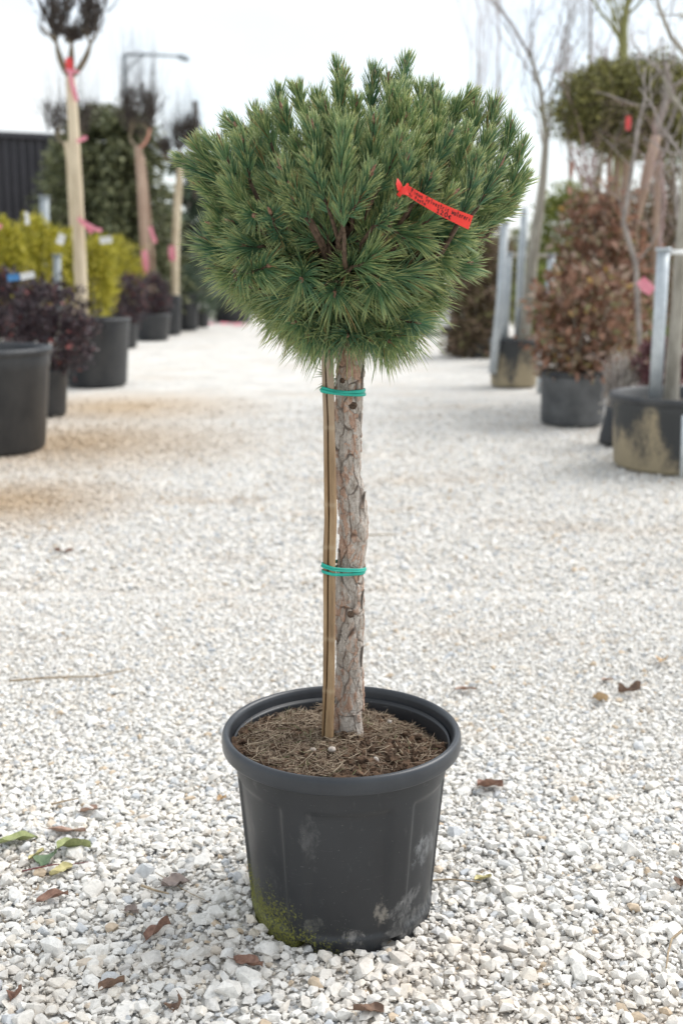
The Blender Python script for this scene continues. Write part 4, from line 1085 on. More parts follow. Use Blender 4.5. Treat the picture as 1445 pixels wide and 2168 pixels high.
wlabel(58, 583, 30, 14, dL2 - .75, 'white plant label lying on the purple shrub', tilt=.2)
M['blue'] = noisy_mat('blue label plastic', (.06, .22, .48), (.09, .28, .55), 10, .5, 0)
wlabel(28, 587, 26, 14, dL2 - .7, 'blue plant label lying on the purple shrub', 'blue', .1)

# ---- pollarded trees of the left row
def pollard(d, trunk, heads, label, bark='palebark', pot=None, twigs=130, whips=26, whip_px=90):
    P = np.array([at(x, y, d) for x, y, _ in trunk]); rr_ = np.array([w_ * mpp(q) / 2 for (_, _, w_), q in zip(trunk, P)])
    o = empty('pollarded_tree', P[0], label, 'tree', 'pollarded trees of the left row')
    tq = np.linspace(0, len(P) - 1, len(P) * 5); P2 = np.stack([np.interp(tq, range(len(P)), P[:, k]) for k in range(3)], -1)
    b = MB(); tube(b, P2, np.interp(tq, range(len(P)), rr_), 12)
    tw = MB(); lb = MB(); top = P[-1]; s = mpp(top)
    for hx, hy, hw, hh in heads:       # base of the head, half width, height, in photo pixels
        dy = rng.uniform(-.15, .15); h0 = at(hx, hy, d + dy); x0 = h0[0]
        nlimb = 4
        for q in range(nlimb):
            e = at(hx + rng.normal() * hw * .45, hy - hh * rng.uniform(.12, .35), d + dy + rng.normal() * hw * s * .4)
            bw = np.array([(h0[0] - top[0]) * .10, 0, -.06 * (h0[2] - top[2])]) + rng.normal(size=3) * .03 * np.linalg.norm(h0 - top)
            pp = np.concatenate([curve(top - np.array([0, 0, .03]), h0, bw, 6), curve(h0, e, rng.normal(size=3) * .015, 4)[1:]])
            tube(lb, pp, np.linspace(rr_[-1] * .50, rr_[-1] * .22, 9), 8)
        for q in range(twigs):
            f0 = rng.random(); px0 = hx + rng.normal() * hw * (.30 + .25 * f0); py0 = hy - hh * (.1 + .55 * f0); yy = d + dy + rng.normal() * hw * s * .35
            p0 = at(px0, py0, yy); lean = (px0 - hx) / hw
            p1 = at(px0 + lean * 14 + rng.normal() * 7, py0 - hh * rng.uniform(.18, .42), yy + rng.normal() * .05)
            tube(tw, curve(p0, p1, rng.normal(size=3) * .02, 4), np.linspace(rr_[-1] * .17, rr_[-1] * .06, 4), 5)
        for q in range(whips):
            px0 = hx + rng.normal() * hw * .6; yy = d + dy + rng.normal() * .08
            p0 = at(px0, hy - hh * .7, yy); p1 = at(px0 + (px0 - hx) * .5 + rng.normal() * 6, hy - hh - whip_px * rng.uniform(.2, 1), yy)
            tube(tw, curve(p0, p1, rng.normal(size=3) * .02, 4), np.linspace(rr_[-1] * .055, rr_[-1] * .02, 4), 4)
    b.build('trunk', M[bark], o); lb.build('limbs', M['limbbark'], o); tw.build('crown', M['darktwig'], o)
    if pot is not None: rootball(o, pot[3], pot[1], pot[2])
    return o
pollard(dL3, [(176, 690, 26), (170, 560, 27), (163, 400, 25), (155, 250, 23), (149, 160, 20)],
        [(120, 92, 34, 130), (192, 92, 26, 130), (152, 92, 16, 40)], 'tall pale tree with a forked pollarded head, nearest of the left row', pot=potof(pL3), twigs=150, whips=10, whip_px=30)
pollard(16.5, [(160, 690, 20), (157, 500, 17), (146, 330, 13), (140, 300, 12)], [(122, 292, 34, 95), (172, 290, 32, 90)], 'dark headed pollarded tree behind the tall pale one', whips=34, whip_px=110)
pollard(23.0, [(312, 690, 20), (306, 520, 19), (298, 380, 17), (292, 310, 15)], [(275, 290, 24, 120), (315, 285, 22, 110)], 'pollarded tree with bundled reddish trunk', 'redbark', whips=40, whip_px=120)
pollard(23.4, [(330, 690, 8), (322, 520, 8), (312, 420, 8), (302, 330, 8)], [(300, 300, 18, 70)], 'thin leaning reddish tree beside the bundled trunk', 'redbark', twigs=50, whips=8)
pollard(24.0, [(370, 660, 17), (371, 520, 17), (377, 400, 16), (384, 340, 13)], [(382, 325, 16, 80), (402, 320, 18, 90), (350, 335, 10, 50)], 'slender pollarded tree just left of the pine crown', whips=24, whip_px=70, pot=potof(pL6))
post([(412, 420), (414, 214)], 24.6, 11, 'darktwig', 'dark wooden pole beside the slender pollarded tree', 'wooden_pole', 'pole')

def bg_ribbon(pts, wpx, d, mat, label):
    b = MB(); P = [(x, y, .01 * k) for k, (x, y) in enumerate(pts)]
    ribbon(b, P, wpx, d, .003); c = at(*pts[0], d)
    tag(b.build('ribbon', M[mat], loc=c), label, 'ribbon', 'plant labels and ribbons of the rows')
bg_ribbon([(146, 122), (147, 136), (150, 150)], [14, 17, 12], dL3 - .16, 'redrib', 'red ribbon wound round the fork of the tall pale tree')
bg_ribbon([(138, 148), (150, 150), (168, 152)], [5, 8, 5], dL3 - .17, 'pink', 'short pink ribbon tied across the fork of the tall pale tree')
bg_ribbon([(149, 152), (152, 175), (158, 195), (163, 214)], [10, 9, 10, 8], dL3 - .17, 'pink', 'long pink ribbon hanging down the top of the pale trunk')
bg_ribbon([(163, 300), (174, 295), (184, 290)], [6, 9, 8], dL3 - .17, 'pink', 'small pink ribbon sticking out halfway up the pale trunk')
bg_ribbon([(166, 462), (178, 472), (188, 483), (194, 494)], [8, 10, 9, 8], dL3 - .18, 'pink', 'pink ribbon end hanging from the lower pale trunk')
bg_ribbon([(176, 468), (190, 478), (204, 486), (216, 488)], [6, 8, 9, 8], dL3 - .19, 'pink', 'pink ribbon end flying right of the lower pale trunk')
bg_ribbon([(-4, 476), (3, 482)], [10, 12], 13.0, 'pink', 'pink ribbon on the thuja at the left edge')
bg_ribbon([(318, 272), (314, 290), (306, 306), (296, 312)], [4, 5, 5, 5], 22.6, 'faded', 'faded red ribbon on the bundled reddish trunk top')
bg_ribbon([(306, 530), (308, 552), (310, 578)], [12, 14, 12], 22.6, 'pink', 'wide pink ribbon low on the bundled reddish trunk')
bg_ribbon([(318, 480), (324, 500), (330, 514)], [8, 8, 8], 22.6, 'pink', 'thin pink ribbon right of the bundled reddish trunk')
bg_ribbon([(363, 520), (364, 535), (366, 552)], [12, 15, 12], 23.8, 'pink', 'pink ribbon round the slender tree left of the pine')
for px, py, lab in ((478, 688, 'scrap of pink ribbon lying on the gravel at the end of the lane'), (505, 690, 'larger scrap of pink and white ribbon on the gravel at the end of the lane')):
    c = ground(px, py); b = MB()
    for k in range(5):
        o_ = rng.normal(size=3) * np.array([.12, .12, 0]); v = np.array([[-.12, -.03, .02], [.12, -.05, .05], [.13, .04, .03], [-.1, .05, .06]]) + o_ + c
        b.add(np.concatenate([v, v - [0, 0, .004]]), [np.array([[0, 1, 2, 3]]), np.array([[7, 6, 5, 4]])])
    tag(b.build('ribbon_scrap', M['pink'], loc=c), lab, 'ribbon')

# ---- dark conifers and the shed
def conifer(cx, y_top, half, y_bot, d, fm, label, n_br=90, per=70, size=.22, droop=.25, dens=1.0, round_=.6):
    top, bot = at(cx, y_top, d), at(cx, y_bot, d); bot[2] = max(bot[2], 0); Hh = top[2]; r_ = half * mpp(top)
    o = empty('conifer_tree', (top[0], top[1], 0), label, 'tree', 'conifers beyond the rows')
    b = MB(); tube(b, [(top[0], top[1], 0), (top[0] + .05, top[1], Hh * .5), (top[0], top[1], Hh * .97)], [.16, .10, .02], 8); b.build('trunk', M['greybark'], o)
    f = MB(); br_ = MB()
    for k in range(n_br):
        u = rng.random() ** .9; z0 = .25 + (Hh - .3) * u; a = rng.uniform(0, 6.283)
        L = r_ * ((1 - u) ** round_ * .95 + .06) * rng.uniform(.7, 1.1)
        e = np.array([top[0] + L * math.cos(a), top[1] + L * math.sin(a), z0 + L * (.18 - droop * rng.random())])
        s_ = np.array([top[0], top[1], z0]); cv = curve(s_, e, np.array([0, 0, .08 * L]), 6); tube(br_, cv, np.linspace(.03, .006, 6), 5)
        m = int(per * dens); t = rng.random(m) ** .6; i0 = np.minimum((t * 5).astype(int), 4); fr_ = (t * 5 - i0)[:, None]
        p = cv[i0] * (1 - fr_) + cv[i0 + 1] * fr_ + rng.normal(size=(m, 3)) * np.array([.16, .16, .10]) * r_ * .5
        dd = nrm(np.array([math.cos(a), math.sin(a), -droop]) + rng.normal(size=(m, 3)) * .6)
        ln = size * rng.uniform(.5, 1.3, m); leaves(f, p, dd, nrm(rng.normal(size=(m, 3)) + [0, 0, 1]), ln, ln * .38)
    br_.build('limbs', M['greybark'], o); f.build('crown', FM[fm], o)
conifer(226, 236, 172, 660, 25, 'cedar', 'broad dark olive conifer behind the pollarded trees', 260, 90, .20, .3, round_=.34)
conifer(150, 300, 90, 660, 28, 'cedar', 'smaller dark olive conifer at the corner of the ribbed shed', 120, 80, .2, .3, round_=.4)
conifer(395, 335, 90, 660, 33, 'spruce', 'blue green conifer with gaps, right of the broad olive one', 90, 60, .26, .25, round_=.5)
conifer(475, 390, 70, 660, 36, 'olive', 'olive conifer half hidden by the left side of the pine crown', 70, 60, .26, .2, round_=.5)
M['shed'] = noisy_mat('dark ribbed steel', (.045, .043, .050), (.060, .057, .064), 3, .5, 0)
shd = empty('storage_shed', at(0, 560, 29) * [1, 1, 0], 'dark ribbed metal shed at the left edge behind the thujas', 'shed')
b = MB(); a0, a1 = at(-420, 560, 27.0), at(146, 560, 29.5); zt = at(0, 291, 28.9)[2]
nrib = 30; prof_ = []
dx = (a1 - a0) / nrib; back_dir = np.array([-(a1 - a0)[1], (a1 - a0)[0], 0]); back_dir = back_dir / np.linalg.norm(back_dir)
for k in range(nrib):
    for f_, o_ in ((0, 0), (.42, 0), (.5, .07), (.92, .07)): prof_.append(a0 + dx * (k + f_) + back_dir * o_)
prof_.append(a1); prof_ = np.array(prof_); prof_[:, 2] = 0; t_ = prof_.copy(); t_[:, 2] = zt; n_ = len(prof_)
b.add(np.concatenate([prof_, t_]), np.array([[k, k + 1, k + 1 + n_, k + n_] for k in range(n_ - 1)]), 0, False)
e0, e1 = prof_[-1], prof_[-1] + back_dir * 6; e2 = prof_[0] + back_dir * 6
b.add([e0, e1, [e1[0], e1[1], zt], [e0[0], e0[1], zt], e2, [e2[0], e2[1], zt], prof_[0], [prof_[0][0], prof_[0][1], zt]], np.array([[0, 1, 2, 3], [1, 4, 5, 2], [4, 6, 7, 5]]), 0, False)
b.build('wall', M['shed'], shd)
b = MB(); o_ = -back_dir * .12
cs = np.array([prof_[0] + o_, prof_[-1] + o_ + dx * .2, e1 + dx * .2, e2]); lo, hi_ = cs.copy(), cs.copy(); lo[:, 2] = zt + .003; hi_[:, 2] = zt + .13
b.add(np.concatenate([lo, hi_]), np.array([[0, 1, 5, 4], [1, 2, 6, 5], [2, 3, 7, 6], [3, 0, 4, 7], [4, 5, 6, 7], [3, 2, 1, 0]]), 0, False)
b.build('roof', M['shed'], shd)
M['tile'] = noisy_mat('orange roof tiles', (.30, .14, .09), (.42, .21, .14), 6, .8, .2)
M['render'] = noisy_mat('pale house render', (.50, .46, .40), (.58, .54, .48), 2, .9, .1)
hc = at(122, 300, 48); hs = empty('house', (hc[0], hc[1], 0), 'house with a reddish tiled roof showing just above the shed', 'house')
zr = at(120, 276, 48)[2]; ze = at(120, 303, 48)[2]
b = MB(); x0, x1, y0, y1 = hc[0] - 1.6, hc[0] + 1.1, hc[1], hc[1] + 7
b.add([[x0, y0, 0], [x1, y0, 0], [x1, y1, 0], [x0, y1, 0], [x0, y0, ze], [x1, y0, ze], [x1, y1, ze], [x0, y1, ze]], np.array([[0, 1, 5, 4], [1, 2, 6, 5], [2, 3, 7, 6], [3, 0, 4, 7]]), 0, False); b.build('wall', M['render'], hs)
b = MB(); xm = (x0 + x1) / 2 + .3
b.add([[x0 - .3, y0 - .3, ze], [x1 + .3, y0 - .3, ze], [x1 + .3, y1, ze], [x0 - .3, y1, ze], [xm, y0 + .8, zr], [xm, y1 - .8, zr]], [np.array([[0, 3, 5, 4], [1, 4, 5, 2], [0, 1, 2, 3]]), np.array([[0, 4, 1], [3, 2, 5]])], 0, False); b.build('roof', M['tile'], hs)

# ---- street lamp
ld = 42; lamp = empty('street_lamp', at(263, 560, ld) * [1, 1, 0], 'tall slim street lamp with one long horizontal arm against the sky', 'street lamp')
M['lamp'] = noisy_mat('grey lamp steel', (.22, .25, .27), (.30, .33, .35), 3, .5, 0)
pz = at(263, 116, ld); b = MB(); tube(b, [(pz[0], pz[1], 0), (pz[0], pz[1], pz[2] * .6), pz], [.10, .085, .07], 10); b.build('pole', M['lamp'], lamp)
b = MB(); tube(b, [pz, at(305, 115, ld), at(378, 119, ld)], [.055, .05, .045], 8)
tube(b, [at(265, 160, ld), at(272, 146, ld), at(285, 131, ld), at(306, 117, ld)], .03, 8); b.build('arm', M['lamp'], lamp)
b = MB(); tube(b, [at(374, 119, ld), at(384, 121, ld), at(396, 125, ld), at(401, 127, ld)], [.05, .11, .10, .03], 10); b.build('lamp_head', M['lamp'], lamp)

# ---- right row
pR1 = bg_pot(1475, 1012, 158, .53, 'large earth stained pot cut off by the right edge', 'bgpottan', taper=.90)
dR1 = pR1[0][1] + D
pR2 = bg_pot(1222, 906, 72, .49, 'dusty grey pot under the rust leaved shrub', 'bgpotgrey', taper=.93)
dR2 = pR2[0][1] + D
pR3 = bg_pot(1093, 822, 54, .56, 'earth stained black pot holding steel tubes and a bare tree', 'bgpottan', taper=.90)
dR3 = pR3[0][1] + D
pR4 = bg_pot(1012, 756, 31, .50, 'small grey pot under the brown beech by the lane end', 'bgpotgrey')
dR4 = pR4[0][1] + D
shrub(1235, 560, 815, 108, dR2, 'rust', 'rust red leafy shrub in the dusty grey pot', group='brown leaved shrubs on the right', pot=potof(pR2), n=150, nl=16, size=.095)
def cone_shrub(cx, yt, yb, half, d, fm, label, pot=None, n=170, nl=20, size=.07, kind='beech_shrub', group='brown leaved shrubs on the right'):
    top, bot = at(cx, yt, d), at(cx, yb, d); o = empty(kind, (top[0], top[1], max(0, bot[2] - .1)), label, 'shrub', group); r_ = half * mpp(top)
    f = MB(); u = rng.random(n); a = rng.uniform(0, 6.283, n); q = np.sqrt(rng.random(n)) * r_ * (1 - u * .60)
    cc = np.stack([top[0] + q * np.cos(a), top[1] + q * np.sin(a), bot[2] + (top[2] - bot[2]) * u], -1); ci = np.repeat(np.arange(n), nl); m = n * nl
    p = cc[ci] + rng.normal(size=(m, 3)) * r_ * .17; ln = size * rng.uniform(.6, 1.3, m)
    leaves(f, p, rng.normal(size=(m, 3)), rng.normal(size=(m, 3)) + [0, 0, .6], ln, ln * .6); f.build('foliage', FM[fm], o)
    b = MB()
    for k in range(5): tube(b, curve((top[0], top[1], max(0, bot[2] - .1)), cc[rng.integers(n)], rng.normal(size=3) * .04, 6), np.linspace(.018, .004, 6), 6)
    b.build('stems', M['greybark'], o)
    if pot is not None: rootball(o, pot[3], pot[1], pot[2])
cone_shrub(1012, 455, 752, 60, dR4, 'brown', 'conical brown beech with clinging dead leaves beside the lane end', potof(pR4), 420, 26, .085)
cone_shrub(1270, 415, 720, 125, dR2 + 1.0, 'rust', 'tall rust brown beech behind the dusty grey pot', None, 190, 12, .10)
shrub(1140, 560, 720, 50, 16.5, 'lime', 'yellow green bush behind the bare potted tree', group='green shrubs on the right', n=90, nl=26, size=.07)
shrub(1195, 385, 640, 62, 19.5, 'lime', 'tall yellow green conifer beyond the rust shrub', 'conifer', 'green shrubs on the right', n=170, nl=30, size=.11, aspect=.3, kind='conifer_shrub')
shrub(1345, 640, 800, 70, dR2 + 1.6, 'lime', 'low yellow green bush behind the dry bundled plant', group='green shrubs on the right', n=90, nl=22, size=.06)
shrub(1400, 725, 835, 58, dR1 + 1.0, 'wine', 'low wine red shrub behind the large stained pot', group='brown leaved shrubs on the right', n=110, nl=22, size=.045)
shrub(1420, 345, 560, 75, 15.5, 'brown', 'brown beech hedge plant at the right edge under the round crown', 'shrub', 'brown leaved shrubs on the right', n=150, nl=20, size=.07)
shrub(1440, 520, 740, 70, 13.0, 'brown', 'leafy brown and green bush behind the thick steel pole', 'shrub', 'brown leaved shrubs on the right', n=130, nl=16, size=.06)

for cx, yt, yb, hf, dd_, fm, n_, lab in ((1330, 395, 640, 75, 18.5, 'brown', 230, 'brown hedge plant behind the leaning brown trunk'),
                            (1400, 470, 700, 60, 17.5, 'brown', 200, 'brown hedge plant left of the thick steel pole, behind the twigs'),
                            (1120, 520, 700, 60, 22.0, 'olive', 160, 'olive bush far behind the bare potted tree'),
                            (1060, 500, 690, 45, 24.0, 'brown', 150, 'brown bush far behind the leaning steel tube')):
    shrub(cx, yt, yb, hf, dd_, fm, lab, 'shrub', 'background bushes on the right', n=n_, nl=24, size=.085)
# dry bundled plant in a tipped pot
d_ = gdist(945) + .12
pc = ground(1298, 946); b = MB(); r_ = 27 * mpp(pc); hp = .30
lathe(b, [(.01, .004), (r_ * .98, .004), (r_ * 1.02, .03), (r_ * .80, hp * .97), (r_ * .76, hp), (r_ * .70, hp * .97), (r_ * .68, hp * .7)], 32, 0)
tp_o = b.build('plant_pot', M['bgpot']); tp_o.location = (pc[0], pc[1] + r_, 0.0); tp_o.rotation_euler = (0, R(6), 0)
tag(tp_o, 'little black grow bag pot tapering to the top, left of the large stained pot', 'plant pot', 'pots along the lane')
rmb = MB(); lathe(rmb, [(r_ * .80, hp * .94), (r_ * .84, hp * .96), (r_ * .83, hp * 1.0), (r_ * .78, hp * 1.01)], 32, 0); rr_o = rmb.build('rim', M['bgpotgrey'], tp_o); rr_o.matrix_parent_inverse.identity()
bp = empty('dry_plant', (pc[0], pc[1] + r_, .25), 'dry grey bundled plant rising from the little grow bag pot', 'plant')
b = MB()
for k in range(150):
    f_ = rng.random(); e = at(1312 + rng.normal() * 20, 745 + 90 * rng.random(), d_ + rng.normal() * .08)
    s_ = np.array([pc[0] + .05 + rng.normal() * .03, pc[1] + r_ + rng.normal() * .03, .26]); tube(b, curve(s_, e, rng.normal(size=3) * .03, 4), [.008, .006, .004, .002], 4)
b.build('stems', M['greytwig'], bp)
b = MB(); cc = at(1316, 815, d_); m = 900; p = cc + rng.normal(size=(m, 3)) * np.array([15, 15, 30]) * mpp(cc)
leaves(b, p, rng.normal(size=(m, 3)), rng.normal(size=(m, 3)), rng.uniform(.02, .05, m), rng.uniform(.01, .022, m)); b.build('foliage', FM['straw'], bp)

# steel tubes
G = 'galvanised tubes of the right row'
post([(1384, 862), (1394, 690), (1403, 528)], dR1 - .15, 27, 'mgrey', 'thick galvanised pole standing in the large stained pot', 'metal_pole', 'pole', G, True)
post([(1042, 790), (1058, 640), (1068, 470)], dR3 - .25, 17, 'mgrey', 'leaning pale steel tube at the left of the stained black pot', 'metal_pole', 'pole', G, True)
post([(1066, 740), (1071, 640), (1076, 536)], dR3 - .1, 16, 'mgrey', 'shorter steel tube just right of the leaning tube', 'metal_pole', 'pole', G, True)
post([(1142, 832), (1155, 680), (1167, 540)], gdist(832), 15, 'mgrey', 'thin pale tube standing on the gravel between two pots', 'metal_pole', 'pole', G, True)
post([(1096, 720), (1102, 560), (1112, 440)], dR3 + .15, 17, 'mgrey', 'bluish steel tube behind the bare potted tree', 'metal_pole', 'pole', G)
post([(1236, 640), (1240, 530)], dR2 + 2.0, 13, 'mgrey', 'pale tube top showing above the rust shrub', 'metal_pole', 'pole', G, True)
post([(1403, 534), (1430, 534), (1475, 534)], dR1 - .12, 10, 'white', 'white crossbar fixed to the top of the thick galvanised pole', 'crossbar', 'crossbar')
post([(1070, 540), (1120, 541), (1168, 541)], dR3 + .5, 8, 'greybark', 'grey wooden rail joining the tubes behind the bare potted tree', 'rail', 'rail')
post([(1436, 640), (1437, 560)], 11.5, 10, 'white', 'short white stake near the right edge', 'stake', 'stake')
post([(1442, 1010), (1446, 880)], gdist(1012) - .25, 8, 'mgrey', 'thin grey cane at the right edge in front of the stained pot', 'stake', 'stake')

# bare trees
def bare_tree(d, trunk, label, bark, levels=4, spread=.5, blen=.9, nmain=7, twigmat=None, group='bare trees of the right row', lean=0.0, thin=1.0, up=.55, start=.4, pot=None, name='bare_tree', leaf=None, leafn=0):
    P = np.array([at(x, y, d + k * lean) for k, (x, y, _) in enumerate(trunk)]); rr_ = np.array([w_ * mpp(q) / 2 for (_, _, w_), q in zip(trunk, P)])
    o = empty(name, P[0], label, 'tree', group); tq = np.linspace(0, len(P) - 1, len(P) * 5)
    P2 = np.stack([np.interp(tq, range(len(P)), P[:, k]) for k in range(3)], -1); P2 += np.cumsum(rng.normal(size=P2.shape), 0) * rr_.mean() * .06
    Rr = np.interp(tq, range(len(P)), rr_); tb_ = MB(); tube(tb_, P2, Rr, 10); tb_.build('trunk', M[bark], o)
    c = MB(); ends = []
    def grow(p, dr, L, r_, lv):
        pts = [p]; q = p; dd = dr
        for _ in range(4):
            dd = nrm(dd + rng.normal(size=3) * .16 + np.array([0, 0, up * .16])); q = q + dd * L / 4; pts.append(q)
        tube(c, pts, np.linspace(r_, r_ * .55, 5), 5 if lv > 1 else 4); ends.append(pts[-1]); ends.append(pts[2])
        if lv <= 0: return
        for _ in range(rng.integers(2, 4)):
            k = rng.integers(2, 5); nd = nrm(dd + rng.normal(size=3) * spread); grow(pts[k], nd, L * rng.uniform(.55, .85), r_ * .50, lv - 1)
    n_ = len(P2)
    for k in range(nmain):
        i = int(n_ * (start + (1 - start) * (k + .5) / nmain)); i = min(i, n_ - 1)
        a = rng.uniform(0, 6.283); dr = nrm(np.array([math.cos(a), math.sin(a) * .7, up + .4])); grow(P2[i], dr, blen * rng.uniform(.6, 1.1), Rr[i] * .40 * thin, levels - 2)
    grow(P2[-1], nrm(P2[-1] - P2[-3]), blen, Rr[-1] * .9, levels - 1)
    c.build('crown', M[twigmat or bark], o)
    if leaf:
        f = MB(); E = np.array(ends); ci = rng.integers(0, len(E), leafn); p = E[ci] + rng.normal(size=(leafn, 3)) * .05; ln = rng.uniform(.03, .07, leafn)
        leaves(f, p, rng.normal(size=(leafn, 3)), rng.normal(size=(leafn, 3)), ln, ln * .6); f.build('foliage', FM[leaf], o)
    if pot is not None: rootball(o, pot[3], pot[1], pot[2])
    return o
bare_tree(dR3, [(1106, 735, 25), (1120, 600, 25), (1135, 480, 23), (1150, 370, 17), (1156, 290, 14), (1142, 180, 10), (1120, 110, 7)], 'bare young tree with a grey trunk in the stained black pot', 'greybark', 4, .38, .85, 9, 'greytwig', start=.55, pot=potof(pR3), up=.9)
bare_tree(dR1, [(1418, 870, 32), (1428, 740, 30), (1440, 600, 27), (1455, 420, 24), (1462, 250, 18)], 'grey trunked tree leaning off the right edge from the large stained pot', 'greybark', 3, .5, .6, 4, 'greytwig', start=.6, pot=potof(pR1), up=.7, thin=.8)
bare_tree(11.5, [(1345, 700, 16), (1338, 560, 16), (1345, 480, 14), (1370, 380, 22), (1392, 290, 22)], 'leaning brown trunk crossing under the round olive crown', 'redbark', 3, .5, .5, 3, 'greytwig', start=.7)
bare_tree(9.6, [(1352, 730, 11), (1345, 560, 11), (1318, 470, 10), (1330, 400, 9), (1355, 250, 8)], 'thin grey twisted sapling in front of the rust shrub', 'greytwig', 3, .6, .40, 6, 'greytwig', start=.2, thin=.8)
bare_tree(14.5, [(1255, 640, 20), (1262, 480, 19), (1262, 390, 15), (1275, 300, 12)], 'pale barked bare tree above the rust beech', 'greybark', 4, .55, .7, 8, 'pinktwig', start=.35)
bare_tree(15.5, [(1310, 640, 16), (1312, 480, 15), (1305, 380, 12), (1300, 300, 8)], 'bare tree with pinkish twigs below the round olive crown', 'greybark', 4, .6, .75, 9, 'pinktwig', start=.25)
bare_tree(17, [(1420, 620, 16), (1418, 480, 14), (1422, 380, 11), (1415, 320, 8)], 'bare pinkish tree at the right edge', 'greybark', 4, .6, .8, 8, 'pinktwig', start=.25)
bare_tree(13.5, [(1290, 500, 20), (1312, 300, 20), (1318, 130, 20), (1320, 60, 17), (1330, 0, 13)], 'green barked tree rising above the round olive crown', 'greentwig', 4, .55, .9, 9, 'greentwig', start=.5, leaf='olive', leafn=900, up=.8)
bare_tree(9.0, [(1500, 260, 14), (1455, 120, 11), (1420, 80, 9), (1395, 20, 8), (1380, -40, 6)], 'bare grey branch tree reaching in at the upper right corner', 'greybark', 4, .6, .40, 4, 'greytwig', start=.2, up=.4, thin=.7)
bare_tree(9.3, [(1500, 420, 12), (1450, 240, 10), (1415, 195, 8), (1402, 160, 6)], 'bare budded branch tree at the right edge before the olive crown', 'greybark', 3, .5, .3, 4, 'greytwig', start=.3)
bare_tree(26, [(1012, 560, 7), (1012, 400, 7), (1010, 230, 6), (1012, 120, 4)], 'faint slim bare tree behind the right side of the pine', 'greytwig', 4, .3, 1.7, 8, 'pinktwig', 'faint bare trees far behind', start=.4, up=1.6, thin=.7)
bare_tree(27, [(1062, 560, 7), (1060, 400, 7), (1058, 230, 6), (1054, 130, 4)], 'faint slim bare tree left of the bare potted tree', 'greytwig', 4, .3, 1.7, 8, 'pinktwig', 'faint bare trees far behind', start=.4, up=1.6, thin=.7)
bare_tree(24, [(1210, 500, 9), (1205, 300, 8), (1195, 150, 6), (1200, 40, 4)], 'thin grey tree between the potted bare tree and the olive crown', 'greytwig', 4, .4, 1.5, 9, 'greytwig', 'faint bare trees far behind', start=.35, up=1.3, thin=.8)

# round olive crown on clustered trunks
oc = at(1345, 225, 12.4); ro = empty('round_crown_tree', (oc[0], oc[1], 0), 'clipped tree with a wide round olive green crown at upper right', 'tree')
b = MB(); s = mpp(oc)
clumps(b, oc + np.array([0, 0, -5 * s]), (152 * s, 120 * s, 86 * s), 420, 110, .046, flat=.7, jag=.26, seed_shell=.55, up=.25)
b.build('crown', FM['olive'], ro)
b = MB()
for x0, x1, w_ in ((1315, 1325, 22), (1275, 1290, 13), (1382, 1392, 18), (1290, 1308, 12)):
    q0, q1 = at(x0, 600, 12.4 + rng.normal() * .1), at(x1, 250, 12.4); q0[2] = 0; tube(b, curve(q0, q1, (.03, 0, 0), 8), np.linspace(w_ * s / 2, w_ * s * .4, 8), 10)
b.build('trunk', M['redbark'], ro)
bg_ribbon([(1330, 246), (1329, 260), (1328, 276)], [10, 12, 9], 11.6, 'redrib', 'red ribbon under the round olive crown')
bg_ribbon([(1210, 342), (1209, 356), (1208, 374)], [6, 8, 7], 13.0, 'faded', 'faded red ribbon hanging left of the pale barked tree')
bg_ribbon([(1354, 592), (1366, 606), (1380, 618)], [22, 26, 22], dR1 + .5, 'pink', 'square salmon pink label ribbon left of the thick galvanised pole')

fb = MB(); clumps(fb, oc + np.array([0, 0, -8 * s]), (168 * s, 130 * s, 84 * s), 230, 22, .05, flat=.35, jag=.2, seed_shell=.85, up=.1, aspect=.35)
fo = fb.build('fringe', FM['olive'], ro)
bare_tree(12.0, [(1270, 600, 9), (1264, 480, 8), (1250, 400, 7), (1235, 320, 5)], 'thin pink twigged sapling left under the round olive crown', 'pinktwig', 5, .6, .5, 12, 'pinktwig', start=.25, thin=.6)
bare_tree(11.0, [(1400, 620, 9), (1396, 520, 8), (1408, 420, 7), (1400, 340, 5)], 'thin pink twigged sapling right of the leaning brown trunk', 'pinktwig', 5, .6, .5, 12, 'pinktwig', start=.2, thin=.6)
bare_tree(12.5, [(1440, 560, 9), (1436, 460, 8), (1444, 380, 7), (1438, 310, 5)], 'grey fine twigged sapling at the right edge under the olive crown', 'greytwig', 5, .6, .5, 12, 'greytwig', start=.2, thin=.6)
bare_tree(18, [(1250, 300, 9), (1245, 180, 8), (1250, 60, 6), (1246, -40, 4)], 'fine twigged grey tree top left of the green barked tree', 'greytwig', 5, .5, .9, 10, 'greytwig', start=.1, thin=.55, up=.9)
# flatbed trailer glimpsed at the end of the lane
td_ = gdist(712); tl = empty('flatbed_trailer', ground(900, 712), 'white flatbed trailer half hidden behind the pine at the lane end', 'trailer')
def box(mb, lo, hi_, mat=0):
    x0, y0, z0 = lo; x1, y1, z1 = hi_
    mb.add([[x0, y0, z0], [x1, y0, z0], [x1, y1, z0], [x0, y1, z0], [x0, y0, z1], [x1, y0, z1], [x1, y1, z1], [x0, y1, z1]],
           np.array([[0, 1, 5, 4], [1, 2, 6, 5], [2, 3, 7, 6], [3, 0, 4, 7], [4, 5, 6, 7], [3, 2, 1, 0]]), mat, False)
q0, q1 = at(860, 640, td_ + .3), at(966, 668, td_ + .3); zb = at(930, 690, td_)[2]
b = MB(); box(b, (q0[0], q0[1], zb), (q1[0], q1[1] + 1.8, zb + .10)); b.build('bed', M['white'], tl)
b = MB(); box(b, (q0[0], q0[1] - .06, zb - .03), (q1[0] + .03, q0[1] - .003, zb + .30)); b.build('side_board', M['white'], tl)
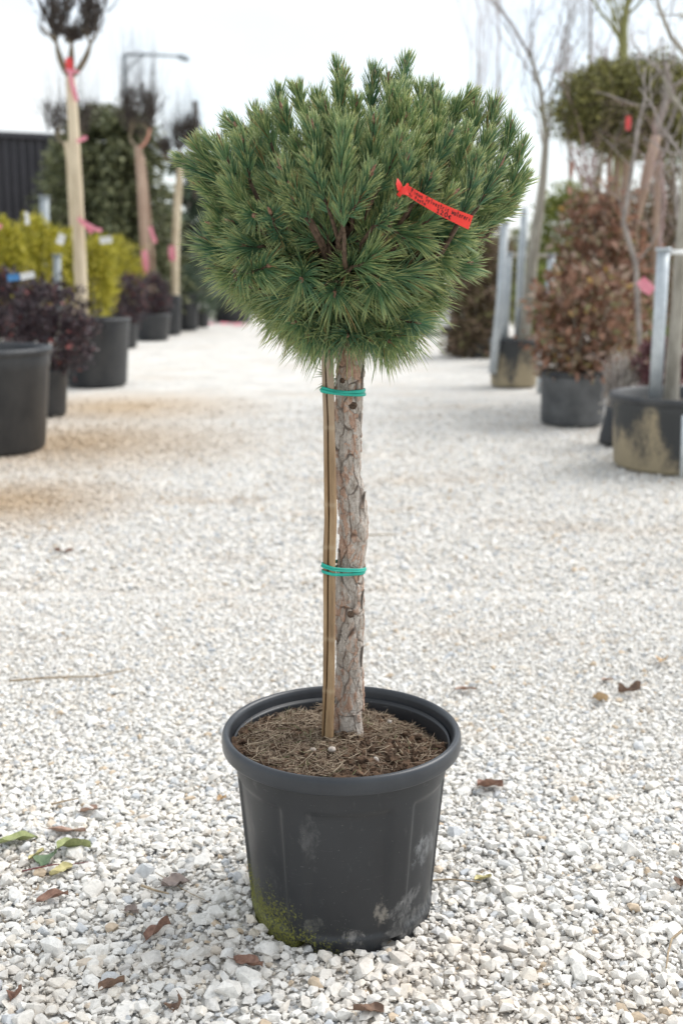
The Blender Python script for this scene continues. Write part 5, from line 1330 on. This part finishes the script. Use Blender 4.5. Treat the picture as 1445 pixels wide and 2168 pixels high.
for wx in (948, 890):
    wc = at(wx, 700, td_ + .5); b = MB(); th = np.linspace(0, 6.2832, 33)[:-1]; rw = zb - .03
    prof_ = [(rw * .55, -.09), (rw * .95, -.09), (rw, -.06), (rw, .06), (rw * .95, .09), (rw * .55, .09)]
    lathe(b, prof_, 28); wo_ = b.build('wheel', M['bgpot'], tl); wo_.matrix_parent_inverse.identity(); wo_.rotation_euler = (R(90), 0, 0); wo_.location = Vector((wc[0], wc[1], rw)) - tl.location
    b = MB(); lathe(b, [(.01, -.05), (rw * .5, -.055), (rw * .56, -.085)], 20); ri = b.build('rim', M['mgrey'], wo_); ri.matrix_parent_inverse.identity()
M['redcrate'] = noisy_mat('red crate plastic', (.34, .05, .05), (.42, .08, .07), 6, .5, 0)
def crate(cx, yb, yt, half, d, mat, label):
    p0 = at(cx, yb, d); p1 = at(cx, yt, d); r_ = half * mpp(p0); hh = p1[2] - p0[2]; b = MB(); t_ = .03
    box(b, (p0[0] - r_, p0[1], p0[2]), (p0[0] + r_, p0[1] + t_, p0[2] + hh)); box(b, (p0[0] - r_, p0[1] + 2 * r_ - t_, p0[2]), (p0[0] + r_, p0[1] + 2 * r_, p0[2] + hh))
    box(b, (p0[0] - r_, p0[1] + t_ + .002, p0[2]), (p0[0] - r_ + t_, p0[1] + 2 * r_ - t_ - .002, p0[2] + hh)); box(b, (p0[0] + r_ - t_, p0[1] + t_ + .002, p0[2]), (p0[0] + r_, p0[1] + 2 * r_ - t_ - .002, p0[2] + hh))
    box(b, (p0[0] - r_ + .04, p0[1] + .04, p0[2] + .01), (p0[0] + r_ - .04, p0[1] + 2 * r_ - .04, p0[2] + .04))
    box(b, (p0[0] - r_ - .015, p0[1] - .015, p0[2] + hh + .002), (p0[0] + r_ + .015, p0[1] + .03, p0[2] + hh + .05))
    tag(b.build('crate', M[mat], loc=p0), label, 'crate', 'crates at the lane end')
zc = zb + .104; pyb = 660
crate(955, 661, 626, 26, td_ + .75, 'bgpot', 'black plastic crate standing on the white trailer')
crate(984, 618, 572, 16, td_ + .9, 'redcrate', 'red crate behind the brown beech, above the trailer end')

# distant woods closing the lane
f = MB(); m = 9000
x = rng.uniform(-60, 60, m); hgt_ = 2.0 + .9 * np.sin(x * .21) + .7 * np.sin(x * .53 + 1) + .5 * np.sin(x * 1.3)
p = np.stack([x, 75 + rng.normal(size=m) * 2, rng.random(m) ** .7 * np.maximum(hgt_, .8)], -1); ln = rng.uniform(.4, .9, m)
leaves(f, p, rng.normal(size=(m, 3)), rng.normal(size=(m, 3)) + [0, -.5, .5], ln, ln * .6)
tag(f.build('distant_woods', FM['cedar']), 'low dark line of distant woods beyond the nursery', 'woods', kind='stuff')
